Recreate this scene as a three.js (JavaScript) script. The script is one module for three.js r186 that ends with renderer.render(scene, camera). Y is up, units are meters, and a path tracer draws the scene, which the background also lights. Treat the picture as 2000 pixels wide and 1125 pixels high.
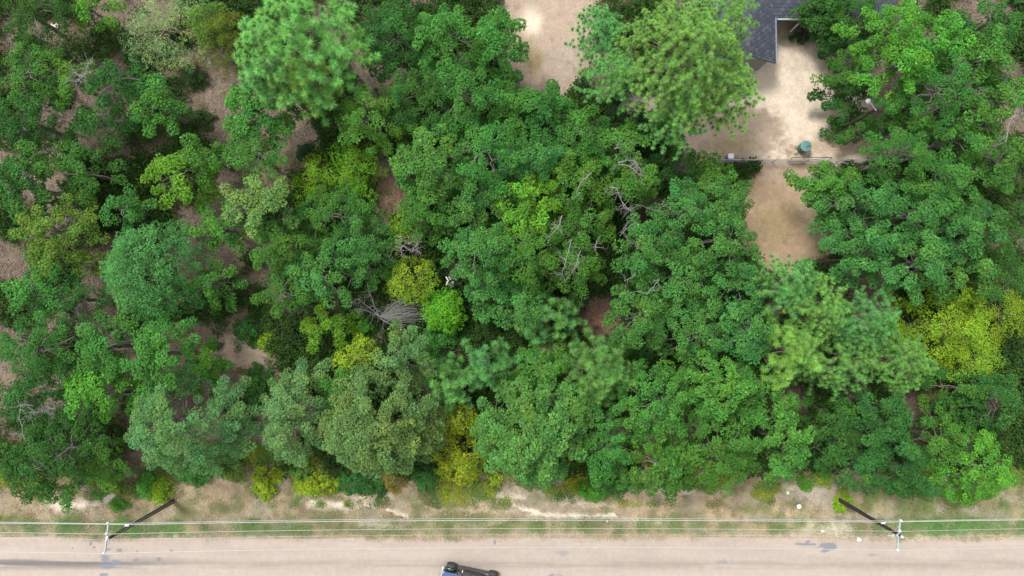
import * as THREE from 'three';
import { mergeGeometries } from 'three/addons/utils/BufferGeometryUtils.js';
import { RoundedBoxGeometry } from 'three/addons/geometries/RoundedBoxGeometry.js';

// ---------------------------------------------------------------- camera, sky, sun, exposure
const H = 60, F = 1333.3, TILT = Math.atan(38 / F);
const scene = new THREE.Scene();
const camera = new THREE.PerspectiveCamera(2 * Math.atan(562.5 / F) * 180 / Math.PI, 16 / 9, 0.5, 6000);
camera.position.set(0, H, 0);
camera.up.set(0, 0, -1);
camera.lookAt(0, 0, -H * Math.tan(TILT));
const renderer = new THREE.WebGLRenderer({ antialias: true });
renderer.toneMapping = THREE.LinearToneMapping;
renderer.toneMappingExposure = 3.4;
renderer.shadowMap.enabled = true;

{ // bright even overcast: a thick cloud layer, brighter towards the zenith and the hidden sun
  const w = 256, h = 128, d = new Float32Array(w * h * 4);
  const sx = -0.38, sy = 0.86, sz = -0.34;
  for (let j = 0; j < h; j++) for (let i = 0; i < w; i++) {
    const v = (j + 0.5) / h, el = (v - 0.5) * Math.PI, az = (i + 0.5) / w * 2 * Math.PI - Math.PI;
    const y = Math.sin(el), x = Math.cos(el) * Math.cos(az), z = Math.cos(el) * Math.sin(az);
    const up = Math.max(0, y), toSun = Math.max(0, x * sx + y * sy + z * sz);
    let l = y < 0 ? 0.22 : 0.25 + 0.27 * up + 0.26 * toSun ** 4;
    const k = (j * w + i) * 4;
    d[k] = l * 0.995; d[k + 1] = l * 1.0; d[k + 2] = l * 1.01; d[k + 3] = 1;
  }
  const t = new THREE.DataTexture(d, w, h, THREE.RGBAFormat, THREE.FloatType);
  t.mapping = THREE.EquirectangularReflectionMapping; t.magFilter = t.minFilter = THREE.LinearFilter; t.needsUpdate = true;
  scene.background = t; scene.environment = t;
}
const sun = new THREE.DirectionalLight(new THREE.Color(1, 0.965, 0.9), 1.5);
sun.position.set(-38, 86, -34); sun.target.position.set(0, 0, 0);
sun.castShadow = true; sun.shadow.radius = 26; sun.shadow.mapSize.set(4096, 4096);
Object.assign(sun.shadow.camera, { left: -70, right: 70, top: 50, bottom: -50, near: 10, far: 220 });
scene.add(sun, sun.target);

// ---------------------------------------------------------------- helpers
function rngOf(seed) { let a = (seed * 2654435761 + 12345) >>> 0; return () => { a = (a + 0x6D2B79F5) | 0; let t = Math.imul(a ^ (a >>> 15), 1 | a); t = (t + Math.imul(t ^ (t >>> 7), 61 | t)) ^ t; return ((t ^ (t >>> 14)) >>> 0) / 4294967296; }; }
const HT = new Float32Array(65536); { const r = rngOf(99); for (let i = 0; i < 65536; i++) HT[i] = r(); }
const hash = (i, j) => HT[((i * 73 + j * 179 * 7 + (i * j) * 31) & 255) * 256 + ((i * 157 + j * 61) & 255)];
function vn(x, y) { const i = Math.floor(x), j = Math.floor(y), u = x - i, v = y - j, a = u * u * (3 - 2 * u), b = v * v * (3 - 2 * v); return (hash(i, j) * (1 - a) + hash(i + 1, j) * a) * (1 - b) + (hash(i, j + 1) * (1 - a) + hash(i + 1, j + 1) * a) * b; }
function fbm(x, y, o = 4) { let s = 0, a = 0.5, n = 0; for (let k = 0; k < o; k++) { s += a * vn(x, y); n += a; x = x * 2.03 + 17.3; y = y * 2.03 + 9.1; a *= 0.5; } return s / n; }
const lerp = (a, b, t) => a + (b - a) * t, clamp = (x, a = 0, b = 1) => Math.min(b, Math.max(a, x)), sm = (a, b, x) => { const t = clamp((x - a) / (b - a)); return t * t * (3 - 2 * t); };
const cT = Math.cos(TILT), sT = Math.sin(TILT);
// where the ray through a point of the survey photograph meets the level plane of height h
function P(px, py, h = 0) { const a = (px - 1000) / F, b = (562.5 - py) / F, ry = -cT + b * sT, rz = -sT - b * cT, t = (H - h) / -ry; return new THREE.Vector3(a * t, h, rz * t); }
function Q(x, z) { // back from ground metres to survey coordinates (for the ground's patches)
  const X = x, Y = -H, Z = z, dep = -cT * Y - sT * Z; const u = X / dep, v = (sT * Y - cT * Z) / dep; return [1000 + F * u, 562.5 - F * v];
}
const taken = new Map();
function numbered(n) { const k = taken.get(n) || 0; taken.set(n, k + 1); return k ? `${n}_${String(k).padStart(3, '0')}` : n; }
function tag(o, label, category, group, kind) { if (label) o.userData.label = label; if (category) o.userData.category = category; if (group) o.userData.group = group; if (kind) o.userData.kind = kind; return o; }
function thing(name, label, category, pos = [0, 0, 0], turn = 0, group) { const o = new THREE.Group(); o.name = numbered(name); o.position.set(...pos); o.rotation.y = turn; scene.add(o); return tag(o, label, category, group); }
function mesh(name, geo, mat, parent) { const g = Array.isArray(geo) ? mergeGeometries(geo.map((x) => { const y = x.index ? x.toNonIndexed() : x; for (const k of Object.keys(y.attributes)) if (!['position', 'normal', 'uv'].includes(k)) y.deleteAttribute(k); return y; })) : geo; const m = new THREE.Mesh(g, mat); m.name = parent && parent !== scene ? name : numbered(name); m.castShadow = m.receiveShadow = true; (parent || scene).add(m); return m; }
const lin = (r, g, b) => new THREE.Color().setRGB(r, g, b);
function mat(c, rough = 0.7, metal = 0, extra = {}) { return new THREE.MeshStandardMaterial({ color: Array.isArray(c) ? lin(...c) : c, roughness: rough, metalness: metal, side: THREE.DoubleSide, ...extra }); }
const box = (w, h, d, x = 0, y = 0, z = 0, r = 0.02) => new RoundedBoxGeometry(w, h, d, 2, Math.min(r, w / 3, h / 3, d / 3)).translate(x, y, z);
const cyl = (r0, r1, h, x = 0, y = 0, z = 0, n = 16) => new THREE.CylinderGeometry(r1, r0, h, n).translate(x, y, z);
function bar(a, b, r0, r1 = r0, n = 8) { const d = new THREE.Vector3().subVectors(b, a), g = new THREE.CylinderGeometry(r1, r0, d.length(), n, 1); g.applyQuaternion(new THREE.Quaternion().setFromUnitVectors(new THREE.Vector3(0, 1, 0), d.clone().normalize())); return g.translate((a.x + b.x) / 2, (a.y + b.y) / 2, (a.z + b.z) / 2); }
const V = (x, y, z) => new THREE.Vector3(x, y, z);
// tapered limb along points: one continuous tube
class Limbs {
  constructor() { this.p = []; this.i = []; this.n = []; this.uv = []; }
  add(pts, r0, r1, seg = 6) {
    const base = this.p.length / 3, N = pts.length; let side = V(1, 0, 0.01), len = 0;
    for (let k = 0; k < N; k++) {
      const t = V().subVectors(pts[Math.min(N - 1, k + 1)], pts[Math.max(0, k - 1)]).normalize();
      const b = V().crossVectors(t, side); if (b.length() < 1e-3) b.crossVectors(t, V(0, 0, 1)); b.normalize(); side = V().crossVectors(b, t).normalize();
      const r = lerp(r0, r1, k / (N - 1)); if (k) len += pts[k].distanceTo(pts[k - 1]);
      for (let s = 0; s <= seg; s++) { const a = s / seg * 2 * Math.PI, nx = side.x * Math.cos(a) + b.x * Math.sin(a), ny = side.y * Math.cos(a) + b.y * Math.sin(a), nz = side.z * Math.cos(a) + b.z * Math.sin(a); this.p.push(pts[k].x + nx * r, pts[k].y + ny * r, pts[k].z + nz * r); this.n.push(nx, ny, nz); this.uv.push(s / seg, len); }
    }
    for (let k = 0; k < N - 1; k++) for (let s = 0; s < seg; s++) { const a = base + k * (seg + 1) + s, b = a + 1, c = a + seg + 1, d = c + 1; this.i.push(a, b, c, b, d, c); }
    return this;
  }
  geo() { const g = new THREE.BufferGeometry(); g.setAttribute('position', new THREE.Float32BufferAttribute(this.p, 3)); g.setAttribute('normal', new THREE.Float32BufferAttribute(this.n, 3)); g.setAttribute('uv', new THREE.Float32BufferAttribute(this.uv, 2)); g.setIndex(this.i); return g; }
}
function wander(a, b, n, amp, r) { const o = []; for (let k = 0; k <= n; k++) { const t = k / n, e = Math.sin(Math.PI * t) * amp; o.push(V(lerp(a.x, b.x, t) + (r() - 0.5) * e, lerp(a.y, b.y, t) + (r() - 0.5) * e, lerp(a.z, b.z, t) + (r() - 0.5) * e)); } return o; }
function noiseTex(w, h, f, srgb = true) { const d = new Uint8Array(w * h * 4); for (let j = 0; j < h; j++) for (let i = 0; i < w; i++) { const c = f(i, j), k = (j * w + i) * 4; for (let q = 0; q < 3; q++) { let v = clamp(c[q]); if (srgb) v = v <= 0.0031308 ? v * 12.92 : 1.055 * v ** (1 / 2.4) - 0.055; d[k + q] = v * 255; } d[k + 3] = 255; } const t = new THREE.DataTexture(d, w, h); if (srgb) t.colorSpace = THREE.SRGBColorSpace; t.magFilter = THREE.LinearFilter; t.minFilter = THREE.LinearMipmapLinearFilter; t.generateMipmaps = true; t.wrapS = t.wrapT = THREE.RepeatWrapping; t.needsUpdate = true; return t; }

// ---------------------------------------------------------------- ground: what lies where (survey coordinates, base colours are linear)
const C = { litter: [0.142, 0.11, 0.08], litterD: [0.085, 0.066, 0.046], rust: [0.18, 0.1, 0.062], sand: [0.47, 0.395, 0.31], pale: [0.27, 0.21, 0.16], tan: [0.27, 0.195, 0.125], gold: [0.2, 0.155, 0.07], grassD: [0.31, 0.25, 0.165], grassG: [0.1, 0.135, 0.04], grassB: [0.055, 0.15, 0.03], white: [0.48, 0.42, 0.36], grey: [0.3, 0.26, 0.225], shade: [0.12, 0.1, 0.06] };
// [x, y, rx, ry, colour, strength, softness]
const PATCH = [
  [450, 190, 110, 90, 'litter', 1, .5], [560, 260, 90, 90, 'litter', 1, .5], [472, 705, 95, 115, 'pale', .75, .6], [385, 660, 70, 50, 'litter', .9, .6], [395, 130, 80, 60, 'litter', 1, .6], [505, 345, 80, 60, 'litter', 1, .6], [1080, 20, 110, 210, 'pale', 1, .25], [1040, 45, 34, 40, 'sand', 1, .8], [1040, 115, 26, 55, 'gold', .7, .8], [1100, 120, 40, 50, 'grey', .4, .8],
  [1250, 205, 70, 40, 'grey', .7, .5], [1560, 190, 170, 190, 'sand', 1, .35], [1600, 280, 260, 60, 'sand', .9, .45], [1425, 270, 125, 70, 'pale', 1, .35], [1435, 285, 65, 30, 'gold', .6, .7], [1640, 285, 120, 40, 'tan', .6, .8], [1560, 60, 60, 40, 'shade', .75, .7], [1640, 190, 60, 60, 'grey', .6, .8], [1560, 130, 40, 35, 'grey', .5, .9],
  [1530, 420, 110, 125, 'tan', 1, .3], [1520, 440, 60, 60, 'gold', .6, .9], [1585, 420, 40, 80, 'grassD', .6, .8], [1530, 340, 90, 22, 'pale', .6, .7],
  [1080, 680, 70, 26, 'rust', .9, .6], [1160, 630, 55, 45, 'rust', .9, .6], [900, 690, 40, 14, 'rust', .8, .6], [765, 385, 60, 55, 'rust', .55, .6], [1275, 400, 60, 40, 'litter', .8, .6], [110, 60, 90, 30, 'litter', .8, .6], [1920, 20, 90, 50, 'litter', .9, .6], [1790, 210, 110, 100, 'pale', .4, .8],
];
// fbm-edged band of verge between the wood and the road
function groundColor(px, py, out) {
  const n1 = fbm(px / 60, py / 60, 4), n2 = fbm(px / 9 + 40, py / 9, 3), n3 = fbm(px / 22 + 7, py / 22 + 90, 3);
  let c = C.litter, r = lerp(C.litterD[0], C.litter[0], n1 * 1.1), g = lerp(C.litterD[1], C.litter[1], n1 * 1.1), b = lerp(C.litterD[2], C.litter[2], n1 * 1.1), open = 0;
  const mix = (k, t) => { const q = C[k]; r = lerp(r, q[0], t); g = lerp(g, q[1], t); b = lerp(b, q[2], t); };
  for (const [x, y, rx, ry, k, s, soft] of PATCH) {
    const dx = (px - x) / rx, dy = (py - y) / ry, d = dx * dx + dy * dy; if (d > 2) continue;
    const e = Math.sqrt(d) + (n1 - 0.5) * 0.7 + (n2 - 0.5) * 0.35, t = (1 - sm(1 - soft, 1.02, e)) * s; mix(k, t); open = Math.max(open, t);
  }
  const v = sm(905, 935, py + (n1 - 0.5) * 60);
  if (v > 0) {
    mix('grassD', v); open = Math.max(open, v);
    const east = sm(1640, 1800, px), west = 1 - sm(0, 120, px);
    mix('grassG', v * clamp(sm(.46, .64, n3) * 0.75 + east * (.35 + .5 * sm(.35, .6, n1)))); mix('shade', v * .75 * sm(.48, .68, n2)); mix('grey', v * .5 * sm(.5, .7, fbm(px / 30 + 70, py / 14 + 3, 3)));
    // bare pinkish-white soil in blotches
    const bare = (x, y, rx, ry, s, k = 'white') => { const d = Math.hypot((px - x) / rx, (py - y) / ry) + (n2 - 0.5) * 1.1 + (n3 - 0.5) * 0.5; const t = (1 - sm(0.5, 1.05, d)) * s; mix(k, t); };
    bare(150, 985, 70, 16, .8); bare(205, 965, 40, 20, .75); bare(545, 940, 25, 22, .55, 'grey'); bare(640, 990, 60, 12, .55); bare(790, 950, 70, 24, .8, 'pale'); bare(900, 950, 60, 20, .5, 'grey'); bare(1090, 960, 55, 26, .85, 'grey'); bare(990, 965, 80, 22, .7, 'grey'); bare(1260, 960, 40, 18, .5, 'pale'); bare(1600, 965, 70, 32, .85, 'grey'); bare(720, 968, 60, 12, .6, 'white'); bare(960, 972, 90, 10, .6, 'white'); bare(1150, 985, 60, 8, .5, 'white'); bare(1330, 962, 70, 12, .5, 'white'); bare(1545, 950, 30, 14, .6); bare(1620, 1033, 60, 18, .9); bare(1400, 975, 160, 14, .35, 'pale'); bare(430, 960, 40, 18, .5, 'pale');
    // the worn sandy trail
    const trail = (x0, y0, x1, y1, w, s) => { const t = clamp(((px - x0) * (x1 - x0) + (py - y0) * (y1 - y0)) / ((x1 - x0) ** 2 + (y1 - y0) ** 2)); const d = Math.hypot(px - lerp(x0, x1, t), (py - lerp(y0, y1, t))) / w + (n2 - 0.5) * 1.2; mix('white', (1 - sm(0.45, 1.05, d)) * s); };
    trail(610, 980, 680, 984, 9, .7); trail(680, 985, 750, 990, 8, .85); trail(750, 990, 795, 1010, 8, .85); trail(700, 1024, 790, 1028, 6, .7); trail(700, 1022, 780, 1026, 7, .6); trail(850, 995, 1005, 998, 3, .6); trail(900, 980, 1000, 986, 4, .5); trail(1000, 985, 1062, 1006, 8, .9); trail(1062, 1007, 1205, 1007, 7, .9); trail(1205, 1008, 1290, 1020, 5, .5);
    // greener ditch line along the road, freshest by the poles
    const dn = (n1 - .5) * 14, ditch = sm(1008, 1018, py + dn) * (1 - sm(1044, 1051, py + (n2 - .5) * 14 + (px > 1000 && px < 1500 ? 10 : 0)));
    const lush = clamp(0.22 + 0.6 * (1 - sm(300, 700, px)) + 0.75 * sm(1690, 1800, px) - 0.55 * (1 - sm(0, 90, px)));
    mix('grassB', ditch * lush * sm(.34, .6, n3 * .6 + n1 * .5)); mix('grassG', ditch * 0.5 * n2);
    const edge = sm(1037, 1050, py + (n2 - .5) * 26 + (n1 - .5) * 12); mix('pale', edge * 0.9); mix('white', edge * .25 * n2);
  }
  const k = 0.72 + 0.3 * n2 + 0.26 * n1; out[0] = r * k; out[1] = g * k; out[2] = b * k; out[3] = open; return out;
}
const GX = 104, GZ0 = -46, GZ1 = 30; // metres covered by the detailed ground colour
{
  const w = 2048, h = 1500, o = [0, 0, 0, 0], r = rngOf(5);
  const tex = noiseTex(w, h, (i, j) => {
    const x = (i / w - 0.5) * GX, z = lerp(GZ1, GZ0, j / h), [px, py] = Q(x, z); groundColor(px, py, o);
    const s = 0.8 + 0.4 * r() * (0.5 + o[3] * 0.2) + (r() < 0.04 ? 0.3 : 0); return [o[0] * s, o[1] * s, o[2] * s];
  });
  tex.wrapS = tex.wrapT = THREE.MirroredRepeatWrapping;
  const xs = [], zs = []; for (let k = 0; k <= 60; k++) { xs.push(lerp(-52, 52, k / 60)); zs.push(lerp(GZ0, GZ1, k / 60)); }
  xs.unshift(-2500, -400, -120); xs.push(120, 400, 2500); zs.unshift(-2500, -400, -120); zs.push(90, 400, 2500);
  const p = [], uv = [], ix = [], W = xs.length;
  for (const z of zs) for (const x of xs) { const inw = z < 17.2 && Math.abs(x) < 60; p.push(x, inw ? (fbm(x / 5 + 50, z / 5 + 50, 3) - 0.62) * 0.3 : -0.03, z); uv.push(x / GX + 0.5, (GZ1 - z) / (GZ1 - GZ0)); }
  for (let j = 0; j < zs.length - 1; j++) for (let i = 0; i < W - 1; i++) { const a = j * W + i; ix.push(a, a + W, a + 1, a + 1, a + W, a + W + 1); }
  const g = new THREE.BufferGeometry(); g.setAttribute('position', new THREE.Float32BufferAttribute(p, 3)); g.setAttribute('uv', new THREE.Float32BufferAttribute(uv, 2)); g.setIndex(ix); g.computeVertexNormals();
  const bt = noiseTex(512, 512, (i, j) => { const v = 0.6 * fbm(i / 6, j / 6, 3) + 0.4 * HT[(i * 131 + j * 977) & 65535]; return [v, v, v]; }, false); bt.repeat.set(24, 18);
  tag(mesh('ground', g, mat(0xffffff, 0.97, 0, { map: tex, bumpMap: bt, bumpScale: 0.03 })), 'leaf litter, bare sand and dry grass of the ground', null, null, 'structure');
}
const groundH = (x, z) => (fbm(x / 5 + 50, z / 5 + 50, 3) - 0.62) * 0.3;
// ---------------------------------------------------------------- road
const roadZ = (x) => P(1000, 1049).z + 0.11 * (x / 45) ** 2;
{
  const n = 120, rows = 10, wd = 9.5, p = [], uv = [], ix = [], r = rngOf(8);
  for (let i = 0; i <= n; i++) { const x = lerp(-400, 400, i / n); for (let j = 0; j <= rows; j++) { const t = j / rows, raggy = j === 0 ? (fbm(x / 1.3, 3, 3) - 0.5) * 0.5 : 0; p.push(x, 0.03 + 0.1 * Math.sin(Math.PI * t), (Math.abs(x) < 100 ? roadZ(x) : roadZ(100)) + t * wd + raggy); uv.push((x + 50) / 100, 1 - t); } }
  for (let i = 0; i < n; i++) for (let j = 0; j < rows; j++) { const a = i * (rows + 1) + j; ix.push(a, a + 1, a + rows + 1, a + 1, a + rows + 2, a + rows + 1); }
  const g = new THREE.BufferGeometry(); g.setAttribute('position', new THREE.Float32BufferAttribute(p, 3)); g.setAttribute('uv', new THREE.Float32BufferAttribute(uv, 2)); g.setIndex(ix); g.computeVertexNormals();
  const spots = [[178, 1062, 4, 5], [184, 1068, 4, 3], [210, 1073, 6, 4], [233, 1075, 6, 3.5], [335, 1075, 3, 2.5], [268, 1076, 2, 2], [142, 1071, 2, 2], [250, 1086, 2, 2], [310, 1092, 5, 5], [205, 1092, 9, 9], [212, 1106, 16, 6], [205, 1122, 10, 4], [225, 1098, 12, 6], [265, 1094, 8, 3], [1618, 1067, 22, 8], [1612, 1075, 11, 5], [1577, 1058, 6, 4], [1100, 1080, 14, 5], [966, 1060, 2.5, 7], [1085, 1124, 14, 5], [1410, 1098, 14, 4], [1705, 1084, 14, 3], [1570, 1063, 26, 3]];
  const tex = noiseTex(2048, 256, (i, j) => {
    const x = i / 2048 * 100 - 50, t = 1 - j / 256, z = roadZ(x) + t * wd, [px, py] = Q(x, z);
    const n1 = fbm(px / 70, py / 14, 3), n2 = fbm(px / 7, py / 7, 3), n3 = fbm(px / 160, py / 5, 3);
    let c = [0.28, 0.238, 0.206], k = 0.86 + 0.16 * n1 + 0.16 * (n2 - 0.5) + 0.1 * (r() - 0.5);
    const track = Math.exp(-(((py - 1100 - (px < 500 ? 0 : 2)) / 10) ** 2)), tr2 = Math.exp(-(((py - 1152) / 10) ** 2));
    k *= 1 - track * (0.1 + 0.42 * (1 - sm(150, 420, px)) * sm(.3, .6, n3) + 0.12 * sm(.4, .6, n3)) - 0.16 * tr2;
    let st = 0; for (const [sx, sy, rx, ry] of spots) { const d = Math.hypot((px - sx) / rx, (py - sy) / ry) + (n2 - 0.5) * 0.9; st = Math.max(st, 1 - sm(0.6, 1.15, d)); }
    const side = (1 - sm(0, 0.07, t + (n2 - 0.5) * 0.06)); const q = [lerp(c[0], 0.3, side * .6), lerp(c[1], 0.235, side * .6), lerp(c[2], 0.185, side * .6)];
    st *= px > 1080 && !(px > 1550 && px < 1650) ? .45 : 1; const bl = Math.min(1, track * (1 - sm(150, 450, px)) * sm(.35, .6, n3)) * .25; st = Math.max(st * .85, bl); return [lerp(q[0] * k, 0.115, st), lerp(q[1] * k, 0.125, st), lerp(q[2] * k, 0.155, st)];
  });
  tex.wrapT = THREE.ClampToEdgeWrapping; tex.wrapS = THREE.MirroredRepeatWrapping;
  const bt = noiseTex(256, 256, (i, j) => { const v = HT[(i * 131 + j * 977) & 65535]; return [v, v, v]; }, false); bt.repeat.set(40, 4);
  tag(mesh('road', g, mat(0xffffff, 0.93, 0, { map: tex, bumpMap: bt, bumpScale: 0.006 })), 'pale chip-seal road with grey wheel tracks and oil spots', null, null, 'structure');
}

// ---------------------------------------------------------------- foliage
const leafMat = new THREE.MeshPhysicalMaterial({ color: 0xffffff, vertexColors: true, roughness: 0.68, side: THREE.DoubleSide, flatShading: true, transmission: 0.18, thickness: 0, specularIntensity: 0.18 });
const needleMat = new THREE.MeshStandardMaterial({ color: 0xffffff, vertexColors: true, roughness: 0.7, side: THREE.DoubleSide, flatShading: true });
const barkTex = noiseTex(64, 256, (i, j) => { const v = 0.55 + 0.75 * fbm(i / 4, j / 22, 3); return [v * 0.5, v * 0.5, v * 0.5]; });
const barkBrown = mat([0.26, 0.2, 0.16], 0.95, 0, { map: barkTex }), barkGrey = mat([0.24, 0.22, 0.2], 0.95, 0, { map: barkTex }), deadWood = mat([0.44, 0.425, 0.4], 0.9, 0, { map: barkTex }), deadBrown = mat([0.4, 0.28, 0.21], 0.95, 0, { map: barkTex });
let LEAVES = 0;
class Foliage {
  constructor() { this.p = []; this.c = []; this.i = []; }
  // a leaf: folded blade from its stalk to its tip
  leaf(x, y, z, tx, ty, tz, bx, by, bz, nx, ny, nz, L, W, cr, cg, cb) {
    const k = this.p.length / 3, m = 0.45 * L, w = W / 2, f = W * 0.16;
    this.p.push(x, y, z, x + tx * m + bx * w + nx * f, y + ty * m + by * w + ny * f, z + tz * m + bz * w + nz * f, x + tx * L - nx * f, y + ty * L - ny * f, z + tz * L - nz * f, x + tx * m - bx * w + nx * f, y + ty * m - by * w + ny * f, z + tz * m - bz * w + nz * f);
    for (let q = 0; q < 4; q++) this.c.push(cr, cg, cb); this.i.push(k, k + 1, k + 2, k, k + 2, k + 3); LEAVES++;
  }
  needle(x, y, z, dx, dy, dz, L, W, a, cr, cg, cb) {
    const k = this.p.length / 3, sx = Math.cos(a), sz = Math.sin(a); let bx = sx, by = 0, bz = sz; const d = bx * dx + bz * dz; bx -= d * dx; by -= d * dy; bz -= d * dz;
    this.p.push(x + bx * W, y + by * W, z + bz * W, x - bx * W, y - by * W, z - bz * W, x + dx * L, y + dy * L, z + dz * L);
    this.c.push(cr * .95, cg * .95, cb * .95, cr * .95, cg * .95, cb * .95, cr * 1.1, cg * 1.1, cb * 1.1); this.i.push(k, k + 1, k + 2); LEAVES += 0.5;
  }
  geo() { const g = new THREE.BufferGeometry(); g.setAttribute('position', new THREE.Float32BufferAttribute(this.p, 3)); g.setAttribute('color', new THREE.Float32BufferAttribute(this.c, 3)); g.setIndex(this.i); return g; }
}
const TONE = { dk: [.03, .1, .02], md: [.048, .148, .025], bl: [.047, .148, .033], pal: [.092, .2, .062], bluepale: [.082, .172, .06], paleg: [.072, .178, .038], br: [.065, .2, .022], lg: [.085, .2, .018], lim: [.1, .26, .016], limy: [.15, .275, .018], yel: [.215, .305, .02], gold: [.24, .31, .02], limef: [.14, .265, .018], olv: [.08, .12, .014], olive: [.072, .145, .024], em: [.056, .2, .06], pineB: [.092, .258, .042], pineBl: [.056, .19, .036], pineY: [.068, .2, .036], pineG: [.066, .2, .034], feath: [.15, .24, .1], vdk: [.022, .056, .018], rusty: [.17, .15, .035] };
const KIND = { // leaf length, width, clump radius, leaves per clump, flatness; clumps per spray, cover, gaps, dome, height jitter, inner layer
  oak: { L: .18, W: .108, cr: .42, per: 98, flat: .6, chain: 3, cover: .95, gap: .46, gf: 1.8, dome: 2, jit: 2.3, under: .24, min: 2.0 },
  round: { L: .22, W: .075, cr: .38, per: 56, flat: .75, chain: 2, cover: 2.2, gap: .3, gf: 2.2, dome: 2.3, jit: 1.0, under: .35, min: 1.25 },
  bush: { L: .13, W: .08, cr: .22, per: 40, flat: .8, chain: 2, cover: 1.0, gap: .42, gf: 1.6, dome: 1.8, jit: .6, under: .3, min: 1.4 },
  feather: { L: .16, W: .055, cr: .5, per: 60, flat: .18, chain: 4, cover: .95, gap: .44, gf: 1.7, dome: 1.6, jit: 1.6, under: .3, min: 1.6 },
  wisp: { L: .15, W: .035, cr: .55, per: 70, flat: .2, chain: 3, cover: .9, gap: .4, gf: 1.5, dome: 1.6, jit: 1.2, under: .2, min: 1.4 },
  cedar: { L: .16, W: .055, cr: .3, per: 46, flat: .9, chain: 2, cover: 1.1, gap: .42, gf: 1.6, dome: 1.8, jit: 1.2, under: .3, min: 1.4 },
  pine: { needle: 1, cr: .56, per: 190, L: .3, W: .024, chain: 3, cover: 1, gap: .4, gf: 2.0, dome: 1.9, jit: 2.6, under: .34, min: 1.2 },
  finepine: { needle: 1, cr: .34, per: 74, L: .22, W: .02, chain: 5, cover: 1.15, gap: .41, gf: 2.0, dome: 2, jit: 2.0, under: .32, min: 1.35 },
};
const rv = (r) => { const z = r() * 2 - 1, a = r() * 6.2832, s = Math.sqrt(1 - z * z); return [s * Math.cos(a), z, s * Math.sin(a)]; };
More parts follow.
